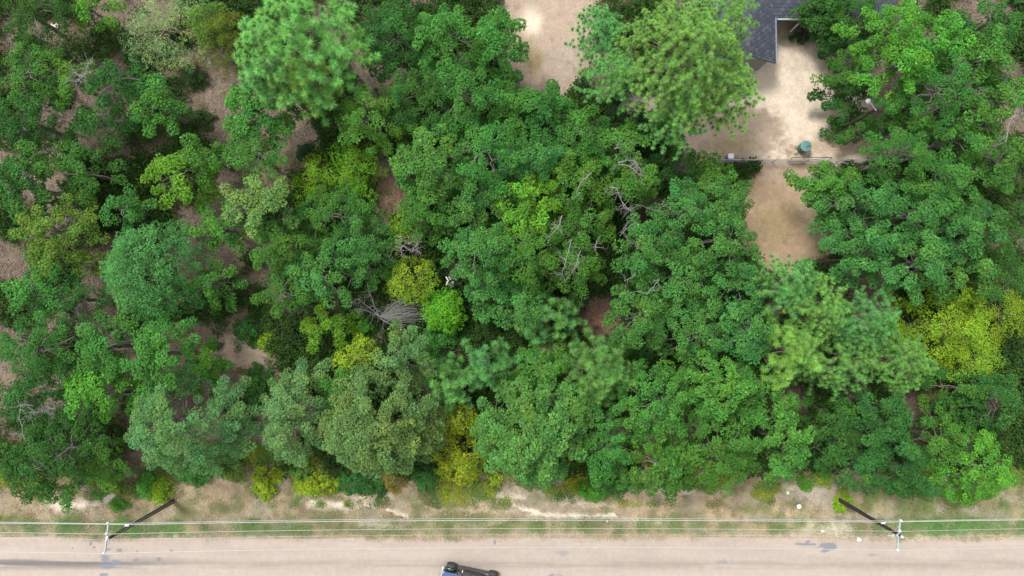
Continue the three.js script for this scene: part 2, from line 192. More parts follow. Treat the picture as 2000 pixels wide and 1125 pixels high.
// crown: limbs end in sprays, each a short chain of leaf clumps reaching outwards; deep gaps stay open between the sprays,
// with a thinner shaded layer beneath; returns spray points for the limbs to reach
function crown(fol, r, kind, tone, R, RZ, top, depth, o = {}) {
  const K = { ...KIND[kind], ...(o.min ? { min: o.min } : {}), ...(o.gap ? { gap: o.gap, jit: 1.5 } : {}) }, tw = r(), tb = .86 + .28 * r(), T = [TONE[tone][0] * tb * (TONE[tone][0] > .14 ? .9 + .14 * tw : .84 + .34 * tw), TONE[tone][1] * tb, TONE[tone][2] * tb * (1.04 - .3 * tw)], size = .75 + .45 * r(), mixed = TONE[tone][0] > .18 ? .4 : .05; K.L *= size; K.W *= size; const clumps = [], tips = [], ph = r() * 50, low = o.low || false, cover = K.cover * (o.dens || 1), rm = Math.sqrt(R * RZ);
  const rim = (a) => (low ? .45 : .78) + (low ? 1.05 : .44) * fbm(Math.cos(a) * 1.3 + ph, Math.sin(a) * 1.3 + ph, 3);
  const nS = Math.max(4, Math.round(Math.PI * R * RZ * cover / (K.cr * K.cr * .62 * K.chain)) * 2);
  let placed = 0; const want = nS / 2, spots = [];
  for (let k = 0; k < nS * 14 && placed < want * 2; k++) {
    const a = r() * 6.2832, q = Math.sqrt(r()) * rim(a), x = Math.cos(a) * q * R, z = Math.sin(a) * q * RZ;
    const gap = fbm(Math.cos(a) * (1.2 + q * .5) * K.gf + ph, Math.sin(a) * (1.2 + q * .5) * K.gf + q * rm * .18 + ph, 3); if (gap < K.gap + (r() - .5) * .08 && q > .12) continue;
    const min = K.cr * K.min; if (spots.some((s) => (s[0] - x) ** 2 + (s[1] - z) ** 2 < min * min)) continue; spots.push([x, z]);
    placed++; const y = top - depth * .74 * Math.pow(Math.min(1.1, q), K.dome) - K.jit * Math.min(1, rm / 2.5) * r() - (r() < .12 ? depth * .2 : 0); tips.push([x, y - .15, z]);
    const da = a + (r() - .5) * 1.6, n = Math.max(1, Math.round(K.chain * (.7 + .6 * r())));
    for (let j = 0; j < n; j++) { const e = (j - (n - 1) / 2) * K.cr * 1.05, s = (r() - .5) * K.cr * 1.0; clumps.push([x + Math.cos(da) * e - Math.sin(da) * s, y - Math.abs(e) * .25 - .12 * r() - (e > 0 ? e * .18 : 0), z + Math.sin(da) * e + Math.cos(da) * s, Math.cos(a) * q * .55, 1, Math.sin(a) * q * .55, 1]); }
  }
  const under = Math.round(clumps.length * K.under); // shaded inner foliage and the skirt of the crown
  for (let k = 0; k < under; k++) { const a = r() * 6.2832, q = Math.sqrt(r()) * rim(a) * .9; clumps.push([Math.cos(a) * q * R, top - depth * (.55 + .42 * r() * (.4 + .6 * q)) - K.jit * .35, Math.sin(a) * q * RZ, Math.cos(a) * q, .7, Math.sin(a) * q, .8]); }
  if (low) for (const c of clumps) if (c[1] < .1) c[1] = .1 + r() * .25;
  for (const c of clumps) {
    const cv = .74 + .46 * r(), hue = (r() - .5) * .18 + (fbm(c[0] / 1.4 + ph, c[2] / 1.4 + ph, 2) - .5) * .35, cr = K.cr * (.78 + .44 * r()), nl = Math.hypot(c[3], c[4], c[5]) || 1, nx = c[3] / nl, ny = c[4] / nl, nz = c[5] / nl;
    const per = Math.round(K.per * (.75 + .5 * r()) * (o.leafy || 1) * c[6]);
    if (K.needle) {
      for (let k = 0; k < per; k++) { const e = rv(r), th = .35 + 1.2 * Math.sqrt(r()), along = r(), ct = Math.cos(th), st = Math.sin(th), en = e[0] * nx + e[1] * ny + e[2] * nz; let qx = e[0] - en * nx, qy = e[1] - en * ny, qz = e[2] - en * nz; const ql = Math.hypot(qx, qy, qz) || 1; const d = [nx * ct + qx / ql * st, ny * ct + qy / ql * st, nz * ct + qz / ql * st], q = (along - .3) * .75 * cr, v = cv * (.8 + .4 * r()), yo = along * .22; fol.needle(c[0] + nx * q, c[1] + ny * q, c[2] + nz * q, d[0], d[1], d[2], cr * (.55 + .5 * r()) * (1.15 - .5 * along), K.W * (.8 + .6 * r()), r() * 6.28, T[0] * v * (1 + hue + yo), T[1] * v * (1 + yo * .35), T[2] * v * (1 - hue)); }
      continue;
    }
    for (let k = 0; k < per; k++) {
      let d = rv(r); const dt = d[0] * nx + d[1] * ny + d[2] * nz; if (dt < -.25) d = [-d[0], -d[1], -d[2]];
      const q = cr * (.35 + .65 * Math.sqrt(r())), x = c[0] + d[0] * q, y = c[1] + d[1] * q * K.flat, z = c[2] + d[2] * q;
      const e = rv(r), up = K.flat < .5 ? 1.6 : .7; let ux = d[0] * .6 + nx * .2 + e[0] * .55, uy = d[1] * .6 + up + e[1] * .5, uz = d[2] * .6 + nz * .2 + e[2] * .55, ul = Math.hypot(ux, uy, uz) || 1; ux /= ul; uy /= ul; uz /= ul;
      let tx = d[0] + e[1] * .7, ty = -.25 + e[2] * .3, tz = d[2] + e[0] * .7; const w = tx * ux + ty * uy + tz * uz; tx -= w * ux; ty -= w * uy; tz -= w * uz; const tl = Math.hypot(tx, ty, tz) || 1; tx /= tl; ty /= tl; tz /= tl;
      const bx = uy * tz - uz * ty, by = uz * tx - ux * tz, bz = ux * ty - uy * tx, s = .7 + .6 * r(), v = cv * (.72 + .56 * r()), pale = r() < .05 ? 1.5 : 1, gr = r() < mixed ? .72 : 1, h2 = hue + (r() - .5) * .16;
      fol.leaf(x, y, z, tx, ty, tz, bx, by, bz, ux, uy, uz, K.L * s, K.W * s, T[0] * v * pale * gr * (1 + h2), T[1] * v * pale * (gr < 1 ? .8 : 1), T[2] * v * pale * (1 - h2 * .8));
    }
  }
  return tips;
}
let treeNo = 0;
function tree(name, category, group, kind, tone, x, y, r0, r1, h, label, o = {}) {
  const r = rngOf(1000 + treeNo++ * 7), bush = kind === 'bush', hm = (h = bush ? h : h * .86 * (.88 + .24 * r())) * (bush ? .6 : .82), at = P(x, y, hm), s = (H - hm) / F, R = r0 * s, RZ = r1 * s, low = bush || o.low;
  const g = thing(name, label, category, [at.x, 0, at.z], 0, group), fol = new Foliage(), depth = low ? h * 1.0 : Math.min(h * .8, Math.max(R, RZ) * 1.8);
  const tips = crown(fol, r, kind, tone, R, RZ, h, depth, { ...o, low });
  const fork = low ? h * .2 : Math.max(.8, h - depth * (o.pole ? .4 : .9)), tr = low ? .04 : .07 + R * .035, dist = Math.hypot(at.x, at.z) || 1, lean = o.pole || low ? 0 : Math.min(R * .5, dist * .1), off = V((r() - .5) * R * .2 + at.x / dist * lean, 0, (r() - .5) * R * .2 + at.z / dist * lean), lim = new Limbs();
  const mid = V(off.x * .5, fork, off.z * .5), bark = o.bark || (kind === 'oak' ? barkGrey : barkBrown), br = new Limbs();
  lim.add(wander(V(off.x, -.2, off.z), mid, 5, .25, r), tr * 1.3, tr * .85, 7); mesh('trunk', lim.geo(), bark, g);
  // limbs fan out to the outer sprays and the nearer sprays branch from them
  const outer = tips.filter((t) => Math.hypot(t[0] / R, t[2] / RZ) > .55), nL = Math.min(outer.length, low ? 4 : 4 + Math.round(R * 1.6)), limbs = [];
  for (let k = 0; k < nL; k++) { const t = outer[Math.floor((k + .5 * r()) / nL * outer.length)], pts = wander(V(mid.x, mid.y - r() * .4, mid.z), V(...t), 6, .25 + R * .09, r); for (let j = 1; j < 6; j++) pts[j].y += Math.sin(j / 6 * Math.PI) * depth * .1; br.add(pts, tr * .42, .01, 5); limbs.push(pts); }
  for (const t of tips) { let best = null, bd = 1e9; for (const l of limbs) for (let j = 1; j < 6; j++) { const d = (l[j].x - t[0]) ** 2 + (l[j].z - t[2]) ** 2 + (l[j].y > t[1] ? 4 : 0); if (d < bd) { bd = d; best = l[j]; } } if (best && bd < 9) br.add(wander(best, V(...t), 3, .2, r), tr * .12 + .006, .006, 4); }
  if (br.p.length) mesh('branch', br.geo(), bark, g);
  mesh('crown', fol.geo(), K_MAT(kind), g);
  return g;
}
function K_MAT(kind) { return KIND[kind].needle ? needleMat : leafMat; }

// ---------------------------------------------------------------- utility poles and their wires
const poleWood = mat([.11, .075, .055], .95, 0, { map: barkTex }), poleDark = mat([.05, .032, .026], .95, 0, { map: barkTex }), steel = mat([.62, .66, .68], .45, .75), ceramic = mat([.5, .52, .52], .35), wireMat = mat([.33, .34, .34], .5, .1);
const HP = 9.4, poles = [];
function utilityPole(bx, by, m, label, n0, n1) { // foot, crossarm ends (survey points at crossarm level)
  const f = P(bx, by, 0), g = thing('utility_pole', label, 'utility pole', [f.x, 0, f.z], 0, 'utility poles along the road'), rel = (v) => v.sub(V(f.x, 0, f.z));
  const a = rel(P(...n0, HP)), b = rel(P(...n1, HP)), ta = a.clone().sub(b).normalize();
  mesh('pole', new THREE.CylinderGeometry(.11, .19, HP + .55, 18, 6).translate(0, (HP + .05) / 2, 0), m, g);
  mesh('pole_cap', cyl(.125, .09, .08, 0, HP + .36, 0), steel, g);
  const arm = box(.1, .12, a.distanceTo(b), 0, 0, 0, .02); arm.applyQuaternion(new THREE.Quaternion().setFromUnitVectors(V(0, 0, 1), ta)); const mid = a.clone().add(b).multiplyScalar(.5); arm.translate(mid.x, HP, mid.z); mesh('crossarm', arm, mat([.24, .27, .28], .75), g);
  mesh('arm_bracket', [box(.34, .16, .16, mid.x * .5, HP - .01, 0), bar(V(mid.x, HP - .05, mid.z + .6), V(.05, HP - .75, .05), .025), bar(V(mid.x, HP - .05, mid.z - .6), V(.05, HP - .75, -.05), .025)], steel, g);
  const pts = [a, a.clone().lerp(b, .35), b];
  for (const q of pts) { const i = mesh('insulator', [cyl(.035, .035, .16, q.x, HP + .13, q.z), cyl(.1, .06, .07, q.x, HP + .12, q.z), cyl(.085, .05, .07, q.x, HP + .19, q.z), cyl(.05, .02, .04, q.x, HP + .24, q.z)], ceramic, g); }
  mesh('insulator', [cyl(.09, .06, .09, 0, HP + .44, 0), cyl(.05, .03, .07, 0, HP + .52, 0)], ceramic, g);
  mesh('cable_clamp', [box(.3, .14, .14, 0, 7.2, -.2), cyl(.06, .06, .34, .12, 7.1, -.26)], steel, g);
  mesh('ground_wire', bar(V(.17, 0, -.08), V(.12, HP - .4, -.06), .012), steel, g);
  mesh('fuse_cutout', [bar(V(-.2, HP - .45, .22), V(-.3, HP - .95, .3), .04), bar(V(0, HP - .55, .1), V(-.25, HP - .6, .26), .03)], ceramic, g);
  const w = (v, h) => V(v.x + f.x, h, v.z + f.z); poles.push({ a: w(pts[0], HP + .22), c: w(pts[1], HP + .22), e: w(pts[2], HP + .22), n: V(f.x, HP + .5, f.z), b: V(f.x, 7.2, f.z - .26) });
}
utilityPole(339, 979, poleWood, 'brown wooden utility pole with pale crossarm, above the oil-spotted end of the road', [212, 1021], [205, 1079]);
utilityPole(1637, 975, poleDark, 'near-black wooden utility pole with pale crossarm, above the lush green roadside grass', [1758, 1016], [1752, 1073]);
for (const [k, r, sag, label] of [['a', .014, .95, 'white overhead wire nearest the wood, on the inner crossarm tips'], ['c', .014, .95, 'white overhead wire on the inner middle insulators of the crossarms'], ['e', .016, .95, 'white overhead wire running above the road, on the outer crossarm tips'], ['n', .009, .85, 'thinnest overhead wire, running over the pole tops'], ['b', .022, .75, 'thick pale cable slung below the crossarms, on both pole sides']]) {
  const A = poles[0][k], B = poles[1][k], step = B.clone().sub(A), pts = [];
  for (const [s, e] of [[-1, 0], [0, 1], [1, 2]]) for (let i = s === -1 ? 0 : 1; i <= 24; i++) { const t = i / 24, p = A.clone().addScaledVector(step, lerp(s, e, t)); p.y = lerp(A.y, B.y, .5) - 4 * sag * t * (1 - t) + lerp(A.y, B.y, clamp(lerp(s, e, t))) - lerp(A.y, B.y, .5); pts.push(p); }
  tag(mesh('power_line', new Limbs().add(pts, r, r, 6).geo(), k === 'b' ? mat([.36, .37, .38], .55) : wireMat), label, 'power line', 'overhead wires between the poles');
}

// ---------------------------------------------------------------- house under the trees
{
  const EH = 3, RH = 4.7, shing = [[.026, .031, .046], [.032, .038, .055], [.022, .027, .041], [.042, .049, .068]].map((c) => mat(c, .85)), fascia = mat([.5, .52, .5], .6), wallM = mat([.2, .2, .17], .85), dark = mat([.03, .03, .035], .7);
  const a0 = P(1385, -160, EH), a1 = P(1515, 124, EH), m0 = P(1514, 36, EH), m1 = P(1745, 36, EH), b1 = P(1706, 108, EH), b0 = P(1640, 36, EH);
  const g = thing('house', 'low house with slate-blue shingled roof half hidden by trees at the top edge', 'house', [a1.x, 0, a1.z]);
  const R = (v) => V(v.x - a1.x, v.y, v.z - a1.z), r = rngOf(61);
  // a shingled slope from its eave line (p, q) to its ridge line (s, t): courses of overlapping tabs
  function slope(name, p, q, s, t, tabW = .42, course = .3) {
    const len = p.distanceTo(q), up = p.distanceTo(s), nx = Math.max(2, Math.round(len / tabW)), ny = Math.max(2, Math.round(up / course)), groups = [[], [], [], []];
    const nrm = V().crossVectors(q.clone().sub(p), s.clone().sub(p)).normalize(); if (nrm.y < 0) nrm.negate(); const at = (u, v, lift) => p.clone().lerp(q, u).lerp(s.clone().lerp(t, u), v).addScaledVector(nrm, lift);
    const deck = new THREE.BufferGeometry(); const c = [at(0, 0, -.1), at(1, 0, -.1), at(1, 1, -.1), at(0, 1, -.1), at(0, 0, 0), at(1, 0, 0), at(1, 1, 0), at(0, 1, 0)]; deck.setAttribute('position', new THREE.Float32BufferAttribute(c.flatMap((v) => v.toArray()), 3)); deck.setIndex([0, 1, 2, 0, 2, 3, 4, 6, 5, 4, 7, 6, 0, 5, 1, 0, 4, 5, 1, 6, 2, 1, 5, 6, 2, 7, 3, 2, 6, 7, 3, 4, 0, 3, 7, 4]); const dk = deck.toNonIndexed(); dk.computeVertexNormals();
    const rf = mesh(name, dk, dark, g);
    for (let j = 0; j < ny; j++) for (let i = -1; i <= nx; i++) { const u0 = clamp((i + (j & 1) * .5) / nx + .004), u1 = clamp((i + 1 + (j & 1) * .5) / nx - .002); if (u1 - u0 < .002) continue; const v0 = j / ny - .01, v1 = Math.min(1, (j + 1.2) / ny), l = .02 + r() * .012, q0 = at(u0, v0, l + .012), q1 = at(u1, v0, l + .012), q2 = at(u1, v1, .004), q3 = at(u0, v1, .004), e0 = at(u0, v0, .002), e1 = at(u1, v0, .002), h = new THREE.BufferGeometry(); h.setAttribute('position', new THREE.Float32BufferAttribute([q0, q1, q2, q0, q2, q3, e0, e1, q1, e0, q1, q0, e0, q0, q3, e1, q2, q1].flatMap((v) => v.toArray()), 3)); h.computeVertexNormals(); groups[Math.floor(r() ** 1.3 * 4)].push(h); }
    groups.forEach((l, k) => { if (l.length) { const mg = mesh('shingle', mergeGeometries(l), shing[k], rf); mg.userData.kind = 'stuff'; } });
  }
  const mx = (a0.x + a1.x) / 2, zt = a0.z;
  slope('roof', R(V(a1.x, EH, a1.z)), R(V(a1.x, EH, zt)), R(V(mx, RH, a1.z)), R(V(mx, RH, zt)));
  slope('roof', R(V(a0.x, EH, zt)), R(V(a0.x, EH, a1.z)), R(V(mx, RH, zt)), R(V(mx, RH, a1.z)));
  const rz = (m0.z + zt) / 2;
  slope('roof', R(V(a1.x - 2.2, EH - .02, m0.z)), R(V(m1.x, EH - .02, m0.z)), R(V(a1.x - 2.2, RH - .1, rz)), R(V(m1.x, RH - .1, rz)));
  slope('roof', R(V(m1.x, EH - .02, zt)), R(V(a1.x - 2.2, EH - .02, zt)), R(V(m1.x, RH - .1, rz)), R(V(a1.x - 2.2, RH - .1, rz)));
  const bx = (b0.x + b1.x) / 2;
  slope('roof', R(V(b1.x, EH - .3, b1.z)), R(V(b1.x, EH - .3, m0.z - 1)), R(V(bx, RH - .9, b1.z)), R(V(bx, RH - .9, m0.z - 1)));
  slope('roof', R(V(b0.x, EH - .3, m0.z - 1)), R(V(b0.x, EH - .3, b1.z)), R(V(bx, RH - .9, m0.z - 1)), R(V(bx, RH - .9, b1.z)));
  const W = a1.x - a0.x;
  mesh('wall', [box(W - .9, EH - .15, a1.z - zt - .8, -W / 2, (EH - .15) / 2, (zt - a1.z) / 2), box(m1.x - a1.x - .3, EH - .2, m0.z - zt - 2.2, (m1.x - a1.x) / 2 - .2, (EH - .2) / 2, (m0.z + zt) / 2 - a1.z - 1.0), box(b1.x - b0.x - .7, EH - .5, b1.z - m0.z + .4, bx - a1.x, (EH - .5) / 2, (b1.z + m0.z) / 2 - a1.z - .5)], wallM, g);
  const tri = new THREE.Shape([new THREE.Vector2(-W / 2 + .4, 0), new THREE.Vector2(W / 2 - .4, 0), new THREE.Vector2(0, RH - EH - .15)]); mesh('gable', new THREE.ExtrudeGeometry(tri, { depth: .12, bevelEnabled: false }).translate(-W / 2, EH - .16, -.56), fascia, g);
  const pz = m0.z - a1.z, px1 = P(1575, 36, EH).x - a1.x;
  mesh('gutter', [box(.1, .12, a1.z - zt, .06, EH - .02, (zt - a1.z) / 2, .03)], mat([.12, .14, .2], .5), g);
  mesh('porch_gutter', [box(px1 - .15, .1, .09, px1 / 2 + .1, EH + .02, pz + .08, .03)], mat([.36, .38, .38], .45), g);
  mesh('porch_fascia', box(px1 - .15, .28, .05, px1 / 2 + .1, EH - .18, pz + .05), mat([.13, .2, .17], .6), g);
  mesh('porch_post', [box(.13, EH - .25, .13, px1 - .15, (EH - .25) / 2, pz - .1)], mat([.6, .6, .58], .6), g);
  for (const wx of [.9, 2.3]) { const w = mesh('window', box(.9, 1.1, .05, wx, 1.6, pz - .88 - 1.1 + .85), mat([.06, .08, .1], .1), g); mesh('frame', [box(1.04, .07, .1, wx, 2.19, pz - 1.1)], fascia, w); }
  const ra = P(1569, 46, .9), rb = P(1571, 79, .9); const rl = thing('hand_rail', 'dark timber hand rail running out from the house porch', 'railing', [ra.x, 0, ra.z]);
  const L = rb.z - ra.z; mesh('top_rail', box(.16, .1, L, (rb.x - ra.x) / 2, .9, L / 2), dark, rl); for (const t of [.04, .5, .96]) mesh('post', box(.11, .88, .11, (rb.x - ra.x) * t, .43, L * t), dark, rl); mesh('lower_rail', box(.07, .08, L, (rb.x - ra.x) / 2, .45, L / 2), dark, rl);
  const ca = P(1573, 43.5, 1.6), cb = P(1600, 42.5, 1.6); const ln = thing('washing_line', 'thin white line strung beside the house porch', 'washing line', [ca.x, 0, ca.z]); mesh('line', bar(V(0, 1.6, 0), V(cb.x - ca.x, 1.6, cb.z - ca.z), .022), ceramic, ln); for (const e of [V(0, 0, 0), V(cb.x - ca.x, 0, cb.z - ca.z)]) mesh('post', bar(e, V(e.x, 1.62, e.z), .03), mat([.2, .2, .2], .7), ln);
}

// ---------------------------------------------------------------- chain-link fence and the things in the yard
{
  const galv = mat([.3, .31, .33], .45, .6), fz = P(1550, 317.5, 0).z, x0 = P(1380, 317, 0).x, x1 = P(1760, 317, 0).x, L = x1 - x0, g = thing('chain_link_fence', 'grey chain-link fence along the south side of the sandy yard', 'fence', [x0, 0, fz]);
  for (let k = 0; k <= 6; k++) mesh('post', [bar(V(L * k / 6, -.1, 0), V(L * k / 6, 1.24, 0), .035), cyl(.045, .02, .06, L * k / 6, 1.26, 0, 10)], galv, g);
  mesh('top_rail', bar(V(0, 1.2, 0), V(L, 1.2, 0), .026), galv, g); mesh('bottom_wire', bar(V(0, .06, 0), V(L, .06, 0), .012), galv, g);
  const M = []; for (let d = -1.2; d < L; d += .13) for (const s of [0, 1]) { const u = (e) => clamp(e, 0, L); const ya = d < 0 ? -d : 0, xa = u(d), xb = u(d + 1.14); if (xb - xa < .05) continue; const y0 = .06 + (s ? 1.14 - (xa - d) : xa - d), y1 = .06 + (s ? 1.14 - (xb - d) : xb - d); M.push(bar(V(xa, y0, s * .008), V(xb, y1, s * .008), .006, .006, 3)); }
  const mm = mesh('wire_mesh', M, mat([.4, .4, .41], .5, .4), g); mm.userData.kind = 'stuff';
  const ga = P(1549, 310, 1.2), gb = P(1625, 311, 1.2), gt = thing('gate', 'dark pipe gate leaning on the chain-link fence below the green drum', 'gate', [ga.x, 0, ga.z - .12]), gl = gb.x - ga.x, dk = mat([.1, .09, .1], .6, .3);
  mesh('frame', [bar(V(0, 1.22, 0), V(gl, 1.22, 0), .035), bar(V(0, .15, .18), V(gl, .15, .18), .035), bar(V(0, .1, .18), V(0, 1.25, 0), .035), bar(V(gl, .1, .18), V(gl, 1.25, 0), .035), bar(V(0, .68, .09), V(gl, .68, .09), .025)], dk, gt); mesh('brace', bar(V(0, .15, .18), V(gl, 1.2, 0), .022), dk, gt);
}
{ // round green lidded drum
  const f = P(1565.5, 290.5, 0), g = thing('green_drum', 'round green drum with a flat lid and dark handle on pale sand', 'drum', [f.x, 0, f.z]), gr = mat([.055, .13, .115], .55, .1), gl = mat([.06, .15, .14], .5, .05), dk = mat([.03, .04, .045], .6);
  mesh('body', new THREE.LatheGeometry([[0, 0], [.38, 0], [.41, .05], [.42, .3], [.435, .33], [.42, .36], [.43, .62], [.445, .65], [.43, .68], [.43, .92], [0, .92]].map(([x, y]) => new THREE.Vector2(x, y)), 40), gr, g);
  const lid = mesh('lid', new THREE.LatheGeometry([[0, 1.0], [.2, .995], [.42, .975], [.47, .965], [.485, .93], [.475, .9], [.45, .9]].map(([x, y]) => new THREE.Vector2(x, y)), 40), gl, g);
  mesh('handle', [bar(V(.02, 1.0, .08), V(.05, 1.07, .05), .022), bar(V(.05, 1.07, .05), V(.28, 1.07, -.06), .026), bar(V(.28, 1.07, -.06), V(.3, 1.0, -.07), .022)], dk, lid);
  mesh('hinge', box(.16, .08, .12, -.43, .88, -.2), dk, g); mesh('foot', bar(V(-.3, .2, .3), V(-.62, .02, .5), .03), dk, g); mesh('foot', bar(V(-.42, .2, .05), V(-.6, .02, -.05), .03), dk, g);
}
{ // dark green bin
  const f = P(1627.5, 243, 0), g = thing('dark_bin', 'dark green square wheeled bin beside a brown post in the yard', 'bin', [f.x, 0, f.z], -.25), bd = mat([.025, .045, .045], .55), ld = mat([.05, .075, .078], .5);
  const s = new THREE.CylinderGeometry(.47, .38, .8, 4, 1).rotateY(Math.PI / 4).scale(1, 1, .8).translate(0, .46, 0); mesh('body', s.toNonIndexed(), new THREE.MeshStandardMaterial({ color: lin(.025, .045, .045), roughness: .55, flatShading: true, side: THREE.DoubleSide }), g);
  const lid = mesh('lid', box(.74, .07, .62, 0, .9, 0, .03), ld, g); mesh('lid_ridge', [box(.5, .04, .07, 0, .95, -.12), box(.5, .04, .07, 0, .95, .12)], bd, lid);
  mesh('handle', bar(V(-.25, .86, -.38), V(.25, .86, -.38), .025), bd, g); for (const x of [-.32, .32]) mesh('wheel', new THREE.CylinderGeometry(.1, .1, .06, 16).rotateZ(Math.PI / 2).translate(x, .1, -.28), bd, g);
}
{ // silver box on the fence
  const f = P(1422, 311, 0), g = thing('silver_box', 'silver metal box standing at the west end of the chain-link fence', 'metal box', [f.x, 0, f.z - .1]), s = mat([.32, .35, .37], .45, .5), d = mat([.3, .33, .36], .4, .6);
  mesh('body', box(.46, .75, .42, 0, .4, 0, .06), s, g); mesh('lid', box(.5, .06, .46, 0, .8, 0, .03), mat([.36, .39, .41], .4, .4), g); mesh('side_flange', [box(.05, .6, .3, -.27, .42, .0), box(.3, .05, .04, 0, .6, .23)], d, g);
}
{ // security lamp
  const h = 6.25, f = P(1637, 254, 0), e = P(1699, 196, h + .35), g = thing('security_lamp', 'white security lamp on a brown post between trees east of the yard', 'lamp', [f.x, 0, f.z]), wh = mat([.5, .52, .53], .4, .1), dx = e.x - f.x, dz = e.z - f.z;
  mesh('pole', bar(V(0, -.1, 0), V(0, h, 0), .17, .12, 14), poleWood, g); mesh('arm', bar(V(0, h - .05, 0), V(dx * .75, h + .18, dz * .75), .035, .032, 10), wh, g); mesh('arm_clamp', [box(.14, .2, .14, 0, h - .08, 0)], steel, g);
  mesh('lamp_shade', new THREE.LatheGeometry([[0, .17], [.08, .16], [.1, .1], [.19, .02], [.21, -.1], [.19, -.12]].map(([x, y]) => new THREE.Vector2(x, y)), 24).translate(dx, h + .2, dz), wh, g); mesh('photocell', cyl(.05, .045, .1, dx, h + .41, dz, 12), mat([.45, .5, .55], .4), g); mesh('lamp_bowl', new THREE.SphereGeometry(.19, 20, 10, 0, 6.3, Math.PI / 2, Math.PI / 2).translate(dx, h + .09, dz), mat([.7, .72, .7], .2), g);
}
{ const f = P(1779, 277, 0), g = thing('blue_tub', 'small blue plastic tub under the trees beyond the fence end', 'tub', [f.x, 0, f.z]), b = mat([.03, .1, .3], .4); mesh('body', new THREE.LatheGeometry([[0, .02], [.24, 0], [.3, .35], [.33, .37], [.29, .36], [.22, .05], [0, .06]].map(([x, y]) => new THREE.Vector2(x, y)), 24), b, g); for (const e of [-1, 1]) mesh('handle', bar(V(e * .33, .35, 0), V(e * .36, .22, 0), .02), b, g); }
{ const f = P(1557.5, 987, 0), g = thing('white_bucket', 'white plastic bucket on dry verge grass west of the near-black pole', 'bucket', [f.x, 0, f.z]); mesh('body', new THREE.LatheGeometry([[0, 0], [.14, 0], [.17, .36], [.185, .36], [.185, .38], [0, .385]].map(([x, y]) => new THREE.Vector2(x, y)), 24), mat([.6, .6, .6], .4), g); mesh('handle', new THREE.TorusGeometry(.18, .008, 6, 20, Math.PI).rotateX(-1.2).translate(0, .33, 0), steel, g);
  const f2 = P(1551, 983, 0), t = thing('dark_tyre_scrap', 'dark rubber scrap lying against the white bucket on the verge', 'rubber scrap', [f2.x, .05, f2.z]); mesh('scrap', new THREE.TorusGeometry(.16, .06, 8, 18, 3.6).rotateX(Math.PI / 2).rotateY(1), mat([.04, .045, .06], .85), t); }
function stone(x, y, sz, label, c = [.5, .49, .46], name = 'white_stone', cat = 'stone') { const r = rngOf(x * 3 + y), f = P(x, y, 0), g = new THREE.IcosahedronGeometry(sz, 2), p = g.attributes.position; const ph = r() * 9; for (let k = 0; k < p.count; k++) { const a = p.getX(k), b = p.getY(k), c2 = p.getZ(k), q = .78 + .5 * vn(a / sz * 1.6 + ph + 9, c2 / sz * 1.6 + b / sz + ph + 5); p.setXYZ(k, a * q * 1.1, b * q * .6, c2 * q); } g.deleteAttribute('uv'); g.computeVertexNormals(); const m = mesh(name, g, mat(c, .85)); m.position.set(f.x, groundH(f.x, f.z) + sz * .3, f.z); tag(m, label, cat, 'pale stones on the verge'); }
stone(1677, 1053, .2, 'largest white stone, at the road edge near the right crossarm', [.6, .59, .58]); stone(1606, 1037, .13, 'white stone on pale soil above the dark road patch'); stone(834, 988, .13, 'white stone on dry grass above the truck, west of the trail'); stone(911, 1006, .09, 'small white stone beside the wires straight above the truck'); stone(1185, 1018, .12, 'white stone at the east end of the sandy trail'); stone(888, 1027, .06, 'tiny white stone in the green ditch above the truck'); stone(108, 50, .3, 'pale rounded stone on litter near the top-left corner', [.5, .44, .36]); stone(1538, 962, .16, 'pale stone on the verge directly above the white bucket', [.5, .55, .5]); stone(436, 742, .26, 'pale grey stone on the bare ground in the west', [.42, .4, .38]); stone(1050, 1030, .05, 'tiny pale stone in the ditch right of the truck');

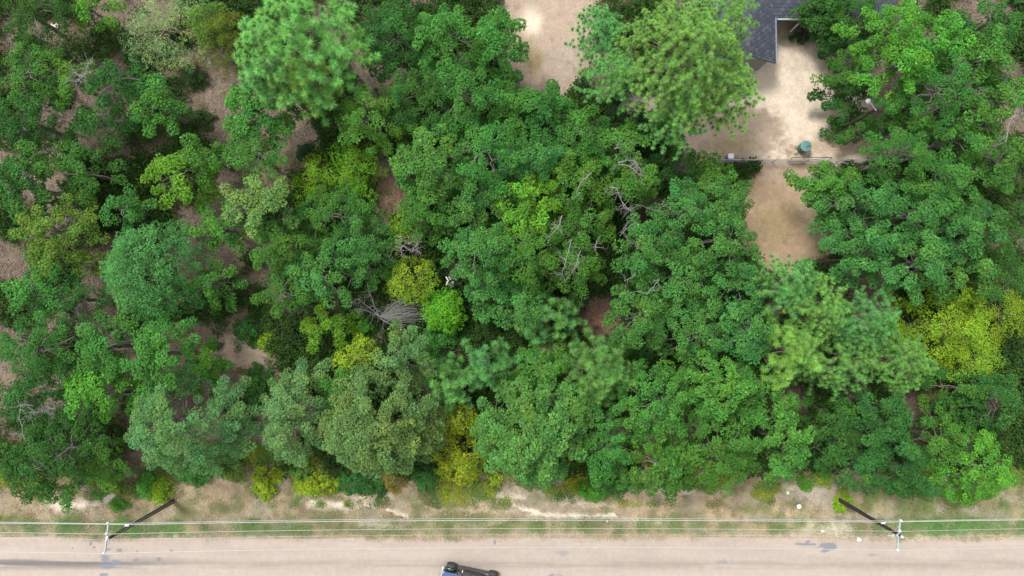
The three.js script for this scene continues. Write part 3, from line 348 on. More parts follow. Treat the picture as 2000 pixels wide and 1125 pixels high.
// ---------------------------------------------------------------- pickup on the road
{
  const fw = P(882, 1103, .42), rw = P(963, 1119, .42), dir = fw.clone().sub(rw), wb = dir.length(), yaw = Math.atan2(-dir.z, dir.x), TW = 1.86, g = thing('pickup_truck', 'black off-road pickup with blue bonnet and exposed tyres, cut by the bottom edge', 'pickup truck', [0, 0, 0], yaw);
  // local: x forward, z to the vehicle's right; the right wheels stand under the two survey points
  const off = V(0, 0, TW / 2).applyAxisAngle(V(0, 1, 0), yaw), mid = fw.clone().add(rw).multiplyScalar(.5).sub(off); g.position.set(mid.x, .1, mid.z);
  const blk = new THREE.MeshPhysicalMaterial({ color: lin(.012, .012, .014), roughness: .35, clearcoat: .8, clearcoatRoughness: .1 }), blue = new THREE.MeshPhysicalMaterial({ color: lin(.03, .065, .15), roughness: .3, metalness: .3, clearcoat: 1, clearcoatRoughness: .08 }), rubber = mat([.03, .03, .033], .85), rim = mat([.12, .12, .13], .4, .7), glass = mat([.1, .14, .17], .06, .2), chrome = mat([.5, .52, .54], .3, .8), trim = mat([.025, .025, .028], .6), F2 = wb / 2;
  for (const [x, z] of [[F2, 1], [F2, -1], [-F2, 1], [-F2, -1]]) { const w = mesh('wheel', new THREE.LatheGeometry([[.24, -.13], [.36, -.15], [.41, -.11], [.42, 0], [.41, .11], [.36, .15], [.24, .13]].map(([a, b]) => new THREE.Vector2(a, b)), 36).rotateX(Math.PI / 2).translate(x, .42, z * TW / 2), rubber, g); const rr = []; rr.push(new THREE.CylinderGeometry(.245, .245, .2, 28).rotateX(Math.PI / 2).translate(x, .42, z * TW / 2)); for (let k = 0; k < 6; k++) rr.push(box(.05, .18, .03, 0, .13, 0).rotateZ(k * Math.PI / 3).translate(x, .42, z * (TW / 2 + .1))); mesh('rim', rr, rim, w); }
  mesh('chassis', [box(wb + 1.4, .16, 1.0, 0, .5, 0), box(.14, .14, TW - .2, F2, .42, 0), box(.14, .14, TW - .2, -F2, .42, 0)], trim, g);
  const xs = F2 + .55, bon = mesh('bonnet', [box(1.35, .5, 1.16, F2 - .12, .98, 0, .1), box(1.2, .06, .5, F2 - .12, 1.245, 0, .03)], blue, g); mesh('bonnet_ridge', [box(1.25, .04, .06, F2 - .12, 1.26, .4), box(1.25, .04, .06, F2 - .12, 1.26, -.4)], blue, bon);
  const cabX = F2 - 1.75, cab = mesh('body', [box(2.1, .72, 1.62, cabX + .05, .92, 0, .1), box(1.7, .1, 1.4, cabX - .1, 1.86, 0, .05)], blk, g);
  const wsh = new THREE.Shape([[-.95, 1.26], [.9, 1.26], [.62, 1.82], [-.9, 1.82]].map(([a, b]) => new THREE.Vector2(a, b))); mesh('window', new THREE.ExtrudeGeometry(wsh, { depth: 1.36, bevelEnabled: true, bevelSize: .02, bevelThickness: .04, bevelSegments: 2 }).translate(cabX - .05, 0, -.68), glass, g);
  for (const pg of [-1, 1].flatMap((s) => [bar(V(cabX + .87, 1.27, s * .74), V(cabX + .58, 1.84, s * .7), .045), bar(V(cabX - .98, 1.27, s * .74), V(cabX - .94, 1.84, s * .7), .05), bar(V(cabX + .02, 1.27, s * .745), V(cabX, 1.84, s * .71), .04)])) mesh('pillar', pg, blk, g);
  mesh('cargo_bed', [box(1.5, .1, 1.6, -F2 - .05, .78, 0), box(1.5, .5, .08, -F2 - .05, 1.02, .78), box(1.5, .5, .08, -F2 - .05, 1.02, -.78), box(.08, .5, 1.6, -F2 - .8, 1.02, 0)], blk, g);
  for (const s of [1, -1]) { mesh('fender', [new THREE.TorusGeometry(.5, .05, 8, 24, 2.3).scale(1, 1, 2.2).rotateZ(.42).translate(F2, .42, s * (TW / 2 - .2))], blk, g); mesh('side_step', [box(wb - 1.15, .07, .2, 0, .5, s * (TW / 2 - .02), .03), bar(V(-wb / 2 + .6, .4, s * (TW / 2 + .05)), V(wb / 2 - .6, .4, s * (TW / 2 + .05)), .05)], trim, g); mesh('headlight', new THREE.CylinderGeometry(.1, .1, .06, 20).rotateZ(Math.PI / 2).translate(xs + .02, .98, s * .42), chrome, g); mesh('mirror', [box(.1, .2, .22, cabX + .72, 1.4, s * .98, .04), bar(V(cabX + .75, 1.32, s * .78), V(cabX + .72, 1.36, s * .98), .02)], s > 0 ? chrome : trim, g); mesh('door', box(.92, .6, .03, cabX + .4, .94, s * .815, .015), blk, g); }
  mesh('bumper', [box(.2, .22, 1.6, xs + .12, .62, 0, .06), bar(V(xs + .2, .85, -.5), V(xs + .2, .85, .5), .035)], chrome, g); mesh('grille', [-.24, -.16, -.08, 0, .08, .16, .24].map((z) => box(.03, .36, .035, xs + .02, .98, z)), trim, g); mesh('rear_bumper', box(.16, .18, 1.6, -F2 - .95, .6, 0, .05), trim, g);
}

// ---------------------------------------------------------------- the wood: [tone, x, y, rx, ry, height, label, options]
const OAK = 'broadleaf trees of the wood';
for (const [tone, x, y, rx, ry, h, label, o] of [
  // top-left corner and the strip down the west side
  ['dk', 30, 5, 75, 55, 10, 'dark green broadleaf tree filling the top-left corner of the photo'],
  ['br', 165, 10, 45, 42, 8, 'small bright green tree at the top edge, above bare litter in the west'],
  ['md', 30, 130, 62, 60, 11, 'mid green tree just below the dark top-left corner tree'],
  ['md', 115, 145, 60, 50, 11, 'mid green tree west of the grey dead twigs near the top-left'],
  ['dk', 215, 155, 62, 60, 11, 'broadleaf tree east of the grey dead twigs near the top-left'],
  ['md', 290, 195, 55, 62, 11, 'broadleaf tree whose east side borders the pinkish bare litter and low dark bushes'],
  ['dk', 190, 235, 58, 52, 10, 'dark tree below the grey dead twigs near the top-left'],
  ['dk', 30, 225, 75, 62, 11, 'dark green tree at the west edge, second below the corner tree'],
  ['md', 75, 300, 70, 55, 11, 'mid green tree near the west edge, level with the lime sapling pair'],
  ['dk', 20, 355, 66, 62, 11, 'dark tree cut by the west edge, above the olive spreading tree'],
  ['dk', 145, 330, 55, 50, 9, 'small dark tree between the west edge and the yellow-green tree'],
  ['olive', 85, 450, 88, 82, 12, 'olive-green spreading tree west of the round blue-green tree'],
  ['md', 225, 405, 55, 45, 10, 'small mid green tree just above the round blue-green tree'],
  ['md', 45, 575, 70, 50, 11, 'green tree at the west edge level with the round blue-green tree'],
  ['dk', 140, 590, 45, 48, 10, 'narrow dark tree touching the south-west of the round blue-green tree'],
  ['md', 40, 680, 95, 72, 12, 'wide green tree at the west edge, below the dark narrow tree'],
  ['md', 190, 680, 65, 62, 12, 'mid green tree south of the round blue-green tree, nearer the west edge'],
  ['md', 290, 695, 62, 66, 12, 'broad tree south of the round blue-green tree, beside the bare ground'],
  ['dk', 40, 780, 70, 55, 11, 'dark tree at the west edge with grey dead twigs in its crown'],
  ['br', 175, 770, 68, 55, 12, 'green tree directly north-west of the pale grey-green tree by the verge'],
  ['dk', 115, 865, 66, 58, 11, 'dark tree whose crown holds a bare grey limb, near the bottom-left'],
  ['dk', 30, 900, 66, 70, 11, 'dark leafy tree in the bottom-left corner of the wood'],
  ['md', 105, 950, 62, 40, 8, 'low mid green tree on the verge edge at the bottom-left'],
  ['md', 180, 900, 40, 45, 9, 'small tree between the bottom-left dark trees and the pale grey-green tree'],
  // west-centre
  ['md', 480, 200, 66, 58, 11, 'mid green tree standing in bare litter south of the tufted pine'],
  ['md', 488, 295, 60, 48, 10, 'smaller tree below the one standing in bare litter south of the tufted pine'],
  ['lg', 320, 335, 72, 66, 10, 'yellow-green spreading tree north of the round blue-green tree', {}],
  ['md', 385, 300, 40, 46, 10, 'narrow tree between the yellow-green spreading tree and bare litter'],
  ['pal', 490, 395, 72, 58, 12, 'whitish pale green tree between two lime saplings and the round blue-green tree'],
  ['md', 415, 440, 50, 40, 10, 'green tree filling the gap below the whitish pale tree'],
  ['md', 640, 420, 80, 62, 12, 'clumpy green tree south of the two lime saplings'],
  ['md', 540, 480, 72, 60, 12, 'clumpy tree between the whitish pale tree and the clumpy wood centre'],
  ['bl', 620, 530, 78, 70, 13, 'broad clumpy tree west of the yellow tree in the wood centre'],
  ['md', 545, 572, 60, 40, 11, 'green tree north of the low dark bush on bare ground'],
  ['bl', 700, 480, 50, 66, 12, 'tree directly west of the yellow sprigs on dead limbs'],
  ['md', 400, 560, 56, 48, 8, 'low dark-edged tree touching the round blue-green tree on its east side'],
  ['br', 385, 720, 46, 56, 7, 'thin green sapling on the west rim of the bare ground', { dens: .6 }],
  ['lg', 635, 640, 52, 40, 7, 'thin yellowish-green sapling between bare ground and the toppled dead tree', { dens: .7 }],
  ['pal', 330, 830, 122, 100, 13, 'large pale grey-green tree by the verge, near the left utility pole', { min: 1.4, gap: .38 }],
  ['bluepale', 560, 810, 74, 98, 13, 'pale bluish tree east of the bare ground, beside the verge', { min: 1.4, gap: .38 }],
  ['bluepale', 725, 830, 122, 98, 14, 'largest pale bluish tree with dark gaps, between verge and small yellow tree', { min: 1.4, gap: .38 }],
  ['bluepale', 785, 705, 48, 56, 12, 'small pale bluish tree south of the toppled dead tree'],
  ['md', 660, 770, 46, 40, 10, 'green tree just below the small round yellow tree'],
  // north-centre
  ['dk', 765, 60, 72, 80, 12, 'dark green tree just east of the tufted pine at the top'],
  ['md', 870, 60, 75, 72, 13, 'mid green tree at the top edge, second from the tufted pine'],
  ['md', 965, 75, 62, 92, 13, 'tall broadleaf tree along the west side of the pale dirt track'],
  ['md', 720, 225, 68, 66, 12, 'tree below the tufted pine with a dark gap on its east side'],
  ['dk', 815, 180, 72, 66, 12, 'dark tree in the group between the tufted pine and the dirt track'],
  ['md', 905, 185, 76, 66, 13, 'mid green tree west of the lower end of the dirt track'],
  ['md', 985, 205, 58, 56, 12, 'tree at the south-west end of the pale dirt track'],
  // central mass
  ['bl', 840, 310, 82, 72, 14, 'clumpy tree at the north-west of the central tree mass'],
  ['md', 945, 290, 78, 72, 14, 'clumpy tree in the north of the central tree mass'],
  ['md', 1060, 210, 76, 56, 12, 'tree closing the south end of the pale dirt track'],
  ['md', 1130, 255, 66, 62, 12, 'tree south-west of the large fine-needled pine'],
  ['bl', 1030, 310, 74, 66, 14, 'bluish tree in the middle of the central tree mass'],
  ['md', 1210, 290, 62, 58, 11, 'tree with white bleached limbs south of the large fine-needled pine'],
  ['md', 1120, 345, 66, 62, 13, 'tree with a forked bleached limb, in the east of the central mass'],
  ['md', 830, 390, 56, 66, 12, 'tree north-east of the yellow sprigs on dead limbs'],
  ['bl', 935, 400, 74, 70, 14, 'bluish clumpy tree straight north of the bright pine at the wood centre'],
  ['br', 1035, 400, 72, 66, 14, 'brighter green tree at the photo centre with pale dead limbs beside it'],
  ['md', 1140, 430, 72, 66, 13, 'tree with long bare limbs, east of the photo centre'],
  ['md', 1235, 360, 66, 50, 12, 'tree north of the brown dead brush'],
  ['bl', 930, 490, 62, 60, 13, 'clumpy tree east of the yellow tree in the wood centre'],
  ['md', 1030, 490, 68, 56, 13, 'green tree between the photo centre and the bright small pine'],
  ['md', 1120, 520, 68, 46, 12, 'tree north-east of the bright small pine in the wood centre'],
  ['bl', 960, 570, 56, 44, 10, 'low bluish tree between the bright green bush and the small pine'],
  ['bl', 1020, 600, 42, 48, 10, 'small pale-blue green tree touching the small pine on its west'],
  // east-centre
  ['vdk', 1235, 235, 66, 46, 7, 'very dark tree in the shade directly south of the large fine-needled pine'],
  ['dk', 1330, 320, 72, 48, 8, 'dark tree between the large fine-needled pine and the tan grass strip'],
  ['md', 1400, 340, 46, 42, 8, 'small tree beside the silver box on the fence line'],
  ['bl', 1420, 395, 56, 46, 10, 'bluish tree on the west rim of the tan grass strip, above the wood'],
  ['bl', 1345, 405, 56, 56, 12, 'bluish-green tree east of the brown dead brush'],
  ['bl', 1425, 470, 62, 66, 13, 'bluish tree west of the lower tan grass strip'],
  ['bl', 1270, 480, 52, 58, 13, 'tree beside the crooked white limb, south of the brown dead brush'],
  ['bl', 1335, 545, 72, 66, 14, 'large bluish clumpy tree in the middle of the eastern wood'],
  ['bl', 1450, 560, 60, 62, 13, 'bluish tree between the eastern clumpy tree and the pine cluster'],
  ['bl', 1255, 620, 62, 62, 12, 'bluish tree east of the rust-coloured litter'],
  ['bl', 1370, 645, 74, 62, 14, 'bluish clumpy tree south of the middle one in the eastern wood'],
  ['bl', 1460, 650, 50, 52, 12, 'bluish tree touching the west side of the pine cluster'],
  // southern row along the verge, east half
  ['md', 1055, 725, 58, 44, 10, 'small tree between the two small pines and the large verge tree'],
  ['paleg', 1055, 845, 128, 98, 14, 'large domed tree by the verge with grey limbs showing at its middle', { min: 1.35, gap: .36 }],
  ['md', 1185, 860, 50, 76, 11, 'narrow dark-sided tree east of the large domed verge tree'],
  ['md', 1300, 790, 82, 72, 13, 'broad tree south-east of the small pine, in the verge row'],
  ['md', 1290, 890, 72, 66, 13, 'verge-row tree above the bare soil midway between pole and truck'],
  ['md', 1425, 760, 88, 72, 14, 'tree at the north of the big eastern verge group'],
  ['md', 1405, 870, 88, 82, 14, 'big verge tree with grey forked limbs showing through'],
  ['md', 1530, 840, 76, 92, 14, 'verge tree north-west of the right utility pole'],
  ['dk', 1640, 840, 66, 72, 12, 'dark domed tree north of the right utility pole'],
  ['dk', 1700, 888, 62, 50, 10, 'dark leafy tree just behind the right utility pole'],
  ['dk', 1745, 830, 70, 76, 12, 'olive-dark domed tree north-east of the right utility pole'],
  ['dk', 1790, 905, 62, 55, 10, 'dark verge tree next to the bright tree at the bottom-right'],
  ['md', 1860, 850, 58, 60, 11, 'domed tree directly west of the bright tree at the bottom-right'],
  ['br', 1945, 900, 72, 82, 10, 'bright green tree in the bottom-right corner of the wood'],
  ['dk', 1965, 790, 62, 55, 9, 'dark tree under the lime feathery tree at the east edge'],
  ['dk', 1890, 760, 52, 46, 8, 'dark low tree in the shade south of the lime feathery tree'],
  // north-east
  ['dk', 1632, 4, 54, 36, 8, 'dark tree overhanging the house roof by the porch', { min: 1.5 }],
  ['dk', 1690, 30, 52, 45, 10, 'dark tree over the east end of the house roof', { min: 1.6 }],
  ['dk', 1645, 75, 30, 40, 5, 'small dark tree right of the porch beam'],
  ['md', 1680, 128, 48, 36, 9, 'bright-topped tree on the yard edge south-east of the house'],
  ['dk', 1662, 175, 46, 40, 7, 'dark tree leaning over the sandy yard below the house'],
  ['br', 1770, 35, 82, 62, 13, 'bright green tree at the top edge, over the house roof'],
  ['br', 1772, 122, 70, 58, 13, 'bright green tree over the bare patch south of the house'],
  ['br', 1850, 70, 66, 60, 13, 'bright tree at the top, between roof and the dark corner tree'],
  ['md', 1850, 170, 72, 60, 13, 'green tree with a pale curved bare limb beside it'],
  ['dk', 1970, 25, 60, 52, 10, 'dark tree filling the top-right corner of the photo'],
  ['md', 1935, 110, 56, 55, 12, 'green tree below the dark top-right corner tree'],
  ['md', 1965, 200, 62, 60, 12, 'green tree at the east edge with grey bare limbs'],
  ['md', 1716, 243, 60, 32, 6.4, 'low tree hiding the shaft of the security lamp, beside the dark bin'],
  ['md', 1806, 215, 46, 46, 10, 'tree between the security lamp and the pale bare limb'],
  ['md', 1880, 265, 66, 60, 12, 'green tree south of the pale curved bare limb'],
  ['md', 1970, 310, 62, 60, 12, 'green tree at the east edge, level with the fence'],
  ['md', 1632, 356, 66, 40, 10, 'tree overhanging the fence at the east of the sandy yard'],
  ['md', 1770, 300, 72, 56, 12, 'tree over the east end of the fence'],
  ['bl', 1688, 392, 76, 58, 13, 'tree east of the tan grass strip, second below the fence'],
  ['md', 1860, 360, 78, 66, 13, 'tree in the middle of the eastern mass, level with the fence end'],
  ['bl', 1790, 420, 78, 66, 14, 'bluish tree in the eastern mass above the pine cluster'],
  ['bl', 1695, 480, 78, 66, 13, 'tree with dark hollows at the south-east end of the tan strip'],
  ['bl', 1910, 440, 76, 66, 14, 'bluish tree north of the lime feathery tree, near the east edge'],
  ['bl', 1800, 510, 76, 62, 14, 'bluish clumpy tree between the pine cluster and the lime feathery tree'],
  ['bl', 1900, 525, 66, 52, 13, 'clumpy tree just above the lime feathery tree'],
  ['dk', 1985, 450, 46, 80, 11, 'dark tree cut by the east edge, above the lime feathery tree'],
  ['dk', 1985, 545, 40, 46, 10, 'dark tree at the east edge touching the lime feathery tree'],
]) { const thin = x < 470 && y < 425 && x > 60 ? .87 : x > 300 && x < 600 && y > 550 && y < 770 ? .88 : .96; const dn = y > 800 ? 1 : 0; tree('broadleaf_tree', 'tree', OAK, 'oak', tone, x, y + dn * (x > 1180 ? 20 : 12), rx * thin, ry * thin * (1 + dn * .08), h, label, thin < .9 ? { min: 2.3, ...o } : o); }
tree('broadleaf_tree', 'tree', null, 'round', 'em', 260, 525, 88, 102, 12, 'round dense blue-green tree, largest single globe in the west of the wood', { lobes: 1.3 });
for (const [kind, tone, x, y, rx, ry, h, label, o] of [
  ['cedar', 'yel', 797, 547, 56, 46, 8, 'bright yellow-lime tree in the wood centre, north of the toppled dead tree'],
  ['cedar', 'yel', 690, 702, 42, 40, 7, 'small round yellow tree south-west of the toppled dead tree'],
  ['cedar', 'gold', 893, 820, 44, 32, 7, 'yellow-green tree directly above the golden tree by the verge'],
  ['cedar', 'gold', 893, 902, 54, 50, 7, 'golden-yellow tree by the verge, straight up from the truck'],
  ['round', 'lim', 862, 606, 36, 42, 5, 'vivid green globe bush beside the bright yellow-lime tree'],
  ['feather', 'limef', 1885, 640, 100, 84, 9, 'lime-yellow feathery tree near the east edge'],
  ['feather', 'limef', 1975, 605, 52, 56, 9, 'lime-yellow feathery tree cut by the east edge'],
  ['feather', 'limy', 1925, 715, 46, 36, 7, 'low lime spray below the big feathery tree in the east'],
  ['feather', 'limy', 600, 340, 36, 42, 5, 'lime sapling in bare litter, western of a pair'],
  ['feather', 'lim', 680, 320, 44, 46, 6, 'lime sapling east of its paler twin, below the tufted pine'],
  ['wisp', 'feath', 295, 50, 88, 72, 6, 'pale wispy half-bare tree at the top edge in the west', {}],
  ['feather', 'limy', 780, 450, 17, 22, 6, 'yellow-green sprigs on bleached limbs north of the yellow-lime tree'],
  ['cedar', 'olv', 425, 60, 50, 62, 7, 'olive-yellow bushy tree just west of the tufted pine'],
  ['cedar', 'olive', 395, 30, 34, 40, 6, 'olive shoot at the top edge between the wispy tree and the tufted pine'],
]) tree('small_tree', 'tree', null, kind, tone, x, y, rx, ry, h, label, o);
// pines
for (const [kind, tone, x, y, rx, ry, h, label, o] of [
  ['pine', 'pineB', 572, 55, 136, 112, 17, 'tall pine with large pale green tufts at the top edge, west of the dirt track', { lobes: 1.2 }],
  ['pine', 'pineBl', 520, 140, 42, 40, 14, 'lower pine crown at the west foot of the tall tufted pine'],
  ['pine', 'pineB', 590, 150, 52, 44, 15, 'pine crown hanging below the tall tufted pine, above bare litter'],
  ['finepine', 'pineY', 1350, 95, 128, 125, 17, 'largest fine-needled pine, between the dirt track and the house', { lobes: 1.3 }],
  ['finepine', 'pineY', 1425, 35, 52, 62, 16, 'pine crown beside the house roof, north-east of the largest pine'],
  ['finepine', 'pineBl', 1175, 55, 44, 58, 13, 'fine-needled pine on the east rim of the dirt track'],
  ['finepine', 'pineY', 1210, 145, 62, 50, 14, 'lower west crown beside the largest fine-needled pine'],
  ['finepine', 'pineBl', 1325, 235, 52, 46, 13, 'small pine south of the largest fine-needled pine'],
  ['finepine', 'pineY', 1430, 175, 60, 62, 14, 'fine-needled pine on the west rim of the sandy yard'],
  ['pine', 'pineBl', 1070, 620, 60, 48, 9, 'bright small pine at the wood centre above rust-coloured litter'],
  ['pine', 'pineBl', 1180, 725, 62, 66, 11, 'small pine south of the rust litter, east of the other centre pine'],
  ['pine', 'pineBl', 875, 750, 48, 40, 9, 'low bluish pine just above the yellow-green verge tree'],
  ['pine', 'pineBl', 950, 715, 44, 38, 9, 'small pine north-east of the low bluish pine'],
  ['finepine', 'pineBl', 1545, 560, 62, 55, 14, 'northmost pine of the eastern cluster, at the tan grass edge'],
  ['finepine', 'pineG', 1612, 603, 62, 56, 15, 'bright tufted pine in the middle of the eastern cluster'],
  ['pine', 'pineB', 1553, 690, 52, 56, 15, 'brightest tufted pine at the west of the eastern cluster'],
  ['finepine', 'pineBl', 1704, 625, 58, 50, 12.5, 'pine on the north-east side of the eastern cluster'],
  ['finepine', 'pineG', 1662, 708, 68, 60, 13.5, 'broad pine at the south of the eastern cluster'],
  ['finepine', 'pineBl', 1772, 712, 56, 56, 11.5, 'eastmost pine of the eastern cluster, beside the lime feathery tree'],
]) tree('pine_tree', 'pine', 'pines in the wood', kind, tone, x, y, rx, ry, h, label, o);
// bushes: on the bare ground, under the trees and along the verge
for (const [tone, x, y, rx, ry, h, label] of [
  ['vdk', 372, 148, 30, 22, 1.3, 'dark low bush on pinkish litter, upper of two below the olive tree'],
  ['vdk', 365, 232, 40, 26, 1.2, 'long dark bush on pinkish litter, lower of two below the olive tree'],
  ['vdk', 598, 296, 16, 15, .9, 'little dark bush on litter just above the western lime sapling'],
  ['dk', 480, 640, 26, 30, 1.8, 'round dark bush on bare ground south of the clumpy trees'],
  ['limy', 520, 668, 18, 15, .9, 'small yellowish bush on bare ground beside the round dark bush'],
  ['dk', 497, 765, 26, 40, 1.6, 'dark bush at the east rim of the bare ground'],
  ['dk', 465, 812, 26, 30, 2, 'dark bush between the pale grey-green tree and the bare ground'],
  ['md', 840, 672, 52, 36, 2.5, 'spreading green bush south of the vivid green globe bush'],
  ['dk', 940, 650, 46, 26, 1.2, 'low dark bush strip north of the rust-coloured litter'],
  ['dk', 665, 640, 26, 34, 2, 'dark bush just west of the toppled dead tree'],
  ['br', 710, 640, 20, 24, 1.8, 'small green bush at the foot of the toppled dead tree'],
  ['dk', 1250, 690, 36, 40, 1.6, 'dark bush east of the small southern pine'],
  ['limy', 312, 962, 16, 28, 1.7, 'lime bush hiding the foot of the left utility pole'],
  ['br', 283, 950, 16, 26, 1.6, 'green bush beside the lime bush near the left pole'],
  ['md', 375, 928, 40, 18, 1.8, 'green bush below the pale grey-green tree at the verge'],
  ['yel', 512, 948, 24, 24, 1.6, 'yellow-olive bush at the verge, west of the longer yellow one'],
  ['yel', 610, 950, 42, 20, 1.8, 'long yellow bush on the verge below the pale bluish trees'],
  ['olive', 585, 925, 28, 18, 1.8, 'olive bush above the long yellow verge bush'],
  ['dk', 705, 945, 46, 30, 2.6, 'dark blue-green bush on the verge below the largest pale bluish tree'],
  ['rusty', 765, 940, 24, 20, 1.4, 'rusty green bush east of the dark blue-green verge bush'],
  ['bl', 828, 935, 24, 22, 2, 'small bluish bush west of the golden-yellow tree'],
  ['yel', 872, 963, 8, 7, .5, 'tiny yellow tuft below the golden-yellow tree'],
  ['yel', 965, 938, 11, 10, 1, 'small yellow bush at the foot of the large domed tree'],
  ['olive', 1040, 945, 28, 13, 1.3, 'olive bush below the large domed verge tree'],
  ['br', 1160, 962, 32, 20, 1.8, 'bright green bush jutting into the verge east of the domed tree'],
  ['dk', 1195, 945, 42, 22, 2, 'dark green bush behind the bright one jutting into the verge'],
  ['yel', 1612, 938, 15, 14, 1.3, 'small yellow bush north-west of the right utility pole'],
  ['br', 1575, 945, 13, 12, 1, 'small green bush west of the little yellow bush near the right pole'],
  ['limy', 1641, 988, 12, 10, .7, 'little lime tuft at the foot of the right utility pole'],
  ['limy', 1653, 977, 9, 8, .6, 'smallest lime tuft, just east of the right pole foot'],
  ['br', 229, 987, 15, 14, .8, 'green tuft alone on the sandy verge near the left pole'],
  ['br', 188, 968, 9, 9, .6, 'small green tuft above the sandy verge, left of the lone green tuft'],
  ['md', 1780, 955, 60, 15, 1, 'long low green bush on the verge east of the right pole'],
  ['br', 1900, 965, 52, 20, 1.4, 'bright low bush on the verge at the bottom-right'],
  ['olv', 1835, 790, 26, 20, 2.5, 'brownish olive bush between the pine cluster and the domed verge trees'],
  ['dk', 1565, 72, 22, 8, .5, 'weedy dark patch of bush under the house porch'],
]) tree('bush', 'bush', 'bushes on the ground', 'bush', tone, x, y, rx, ry, h, label);

// ---------------------------------------------------------------- dead wood: limbs given as points on the crown level
function deadTree(name, label, hgt, foot, limbs, m = deadWood, o = {}) {
  if (hgt > 8) hgt *= .8;
  const r = rngOf(500 + treeNo++ * 3), f = P(foot[0], foot[1], hgt), g = thing(name, label, o.cat || 'dead tree', [f.x, 0, f.z], 0, o.group || 'dead wood in the wood'), rel = (v) => v.clone().sub(g.position);
  if (!o.noTrunk) mesh('trunk', new Limbs().add(wander(V(.2, -.1, .1), V(0, hgt - .2, 0), 5, .4, r), o.r0 ? o.r0 * 1.4 : .1, o.r0 || .06, 6).geo(), m, g);
  for (const pl of limbs) {
    const L = new Limbs(), pts = pl.map(([x, y], k) => rel(P(x, y, hgt + (o.rise || 0) * k / pl.length + (r() - .5) * .25))), fine = [];
    for (let k = 0; k < pts.length - 1; k++) { const w = wander(pts[k], pts[k + 1], 3, .12, r); fine.push(...w.slice(k ? 1 : 0)); }
    L.add(fine, (o.r0 || .06) * .42, o.r1 || .012, 5);
    for (let k = 0; k < ((o.twigs ?? 5) * 2); k++) { const a = fine[1 + Math.floor(r() * (fine.length - 1))], d = rv(r), l = .3 + r() * .7; const tp = wander(a, V(a.x + d[0] * l, a.y + Math.abs(d[1]) * l * .5, a.z + d[2] * l), 3, .2, r); L.add(tp, .012, .005, 4); for (let q = 0; q < 3; q++) { const b = tp[1 + (q % 3)], e = rv(r), m = l * .45; L.add([b, V(b.x + e[0] * m * .5 + d[0] * m * .3, b.y + e[1] * m * .3, b.z + e[2] * m * .5 + d[2] * m * .3), V(b.x + e[0] * m + d[0] * m * .5, b.y + e[1] * m * .4, b.z + e[2] * m + d[2] * m * .5)], .007, .004, 3); } }
    mesh('branch', L.geo(), m, g);
  }
  return g;
}
{ // the toppled, bleached tree in the clearing
  const r = rngOf(77), fan = [];
  for (let k = 0; k < 110; k++) { const a = -1.0 + 1.55 * r(), l = 45 + r() * 55; fan.push([[742, 619], [742 + Math.cos(a) * l * .5 + (r() - .5) * 8, 617 + Math.sin(a) * l * .28 + (r() - .5) * 16], [742 + Math.cos(a * .8) * l, 612 + Math.sin(a * .8) * l * .5 + (r() - .5) * 30]]); }
  const g = deadTree('dead_tree', 'toppled bleached dead tree with a fan of fine twigs in the wood centre', 3.2, [742, 621], [[[742, 619], [730, 594], [721, 568]], [[742, 619], [718, 598], [700, 584], [684, 590]], [[740, 616], [715, 606], [695, 603]], [[742, 622], [765, 634], [785, 640]], [[744, 617], [760, 600], [775, 590]]], deadWood, { twigs: 10, r0: .07 });
  const L = new Limbs(); for (const pl of fan) L.add(pl.map(([x, y], k) => P(x, y, 3.2 - k * .3 + r() * .5).sub(g.position)), .011, .004, 4); mesh('twig_fan', L.geo(), deadWood, g);
  const L2 = new Limbs(); for (let k = 0; k < 34; k++) { const a = 1.5 + r() * .9, l = 30 + r() * 45; L2.add([P(750, 638, .8).sub(g.position), P(750 + Math.cos(a) * l * .5, 638 + Math.sin(a) * l * .5, .6 + r() * .4).sub(g.position), P(750 + Math.cos(a) * l + (r() - .5) * 10, 638 + Math.sin(a) * l, .1 + r() * .4).sub(g.position)], .025, .01, 4); } mesh('brush', L2.geo(), deadBrown, g);
}
deadTree('dead_tree', 'bleached dead limbs carrying yellow sprigs, north of the yellow-lime tree', 6, [784, 480], [[[784, 478], [800, 488], [815, 490], [820, 492]], [[784, 480], [784, 500]], [[776, 479], [765, 492], [760, 504]], [[806, 488], [815, 478], [814, 466]], [[776, 460], [790, 470], [800, 478]]]);
deadTree('dead_tree', 'white arching double limb south of the large fine-needled pine', 12, [1207, 318], [[[1207, 318], [1225, 312], [1240, 316], [1252, 330]], [[1208, 321], [1228, 324], [1240, 333], [1249, 341]], [[1230, 324], [1240, 319], [1246, 322]], [[1200, 290], [1215, 286], [1228, 289]]], deadWood, { r0: .08 });
deadTree('dead_tree', 'long bleached limb west of the brown dead brush', 12.5, [1190, 366], [[[1190, 366], [1203, 368], [1213, 390], [1221, 408]], [[1215, 394], [1228, 410]]]);
deadTree('dead_tree', 'thin pale limb lying over the brown dead brush', 9, [1238, 399], [[[1238, 399], [1255, 402], [1281, 413]]], deadWood, { twigs: 2 });
deadTree('dead_tree', 'crooked white limb south of the brown dead brush', 11, [1236, 430], [[[1233, 429], [1239, 433], [1239, 449], [1243, 470], [1240, 482]], [[1237, 437], [1222, 448], [1210, 461]]], deadWood, { r0: .07, twigs: 3 });
deadTree('dead_tree', 'forked pale limb in the east of the central tree mass', 13.2, [1156, 336], [[[1156, 336], [1140, 350], [1128, 370], [1126, 384]]], deadWood, { twigs: 3 });
deadTree('dead_tree', 'short white forked limb just south-east of the photo centre', 13.6, [1097, 421], [[[1098, 421], [1089, 445], [1076, 459], [1066, 466]], [[1089, 444], [1075, 446]]], deadWood, { twigs: 2, r0: .07 });
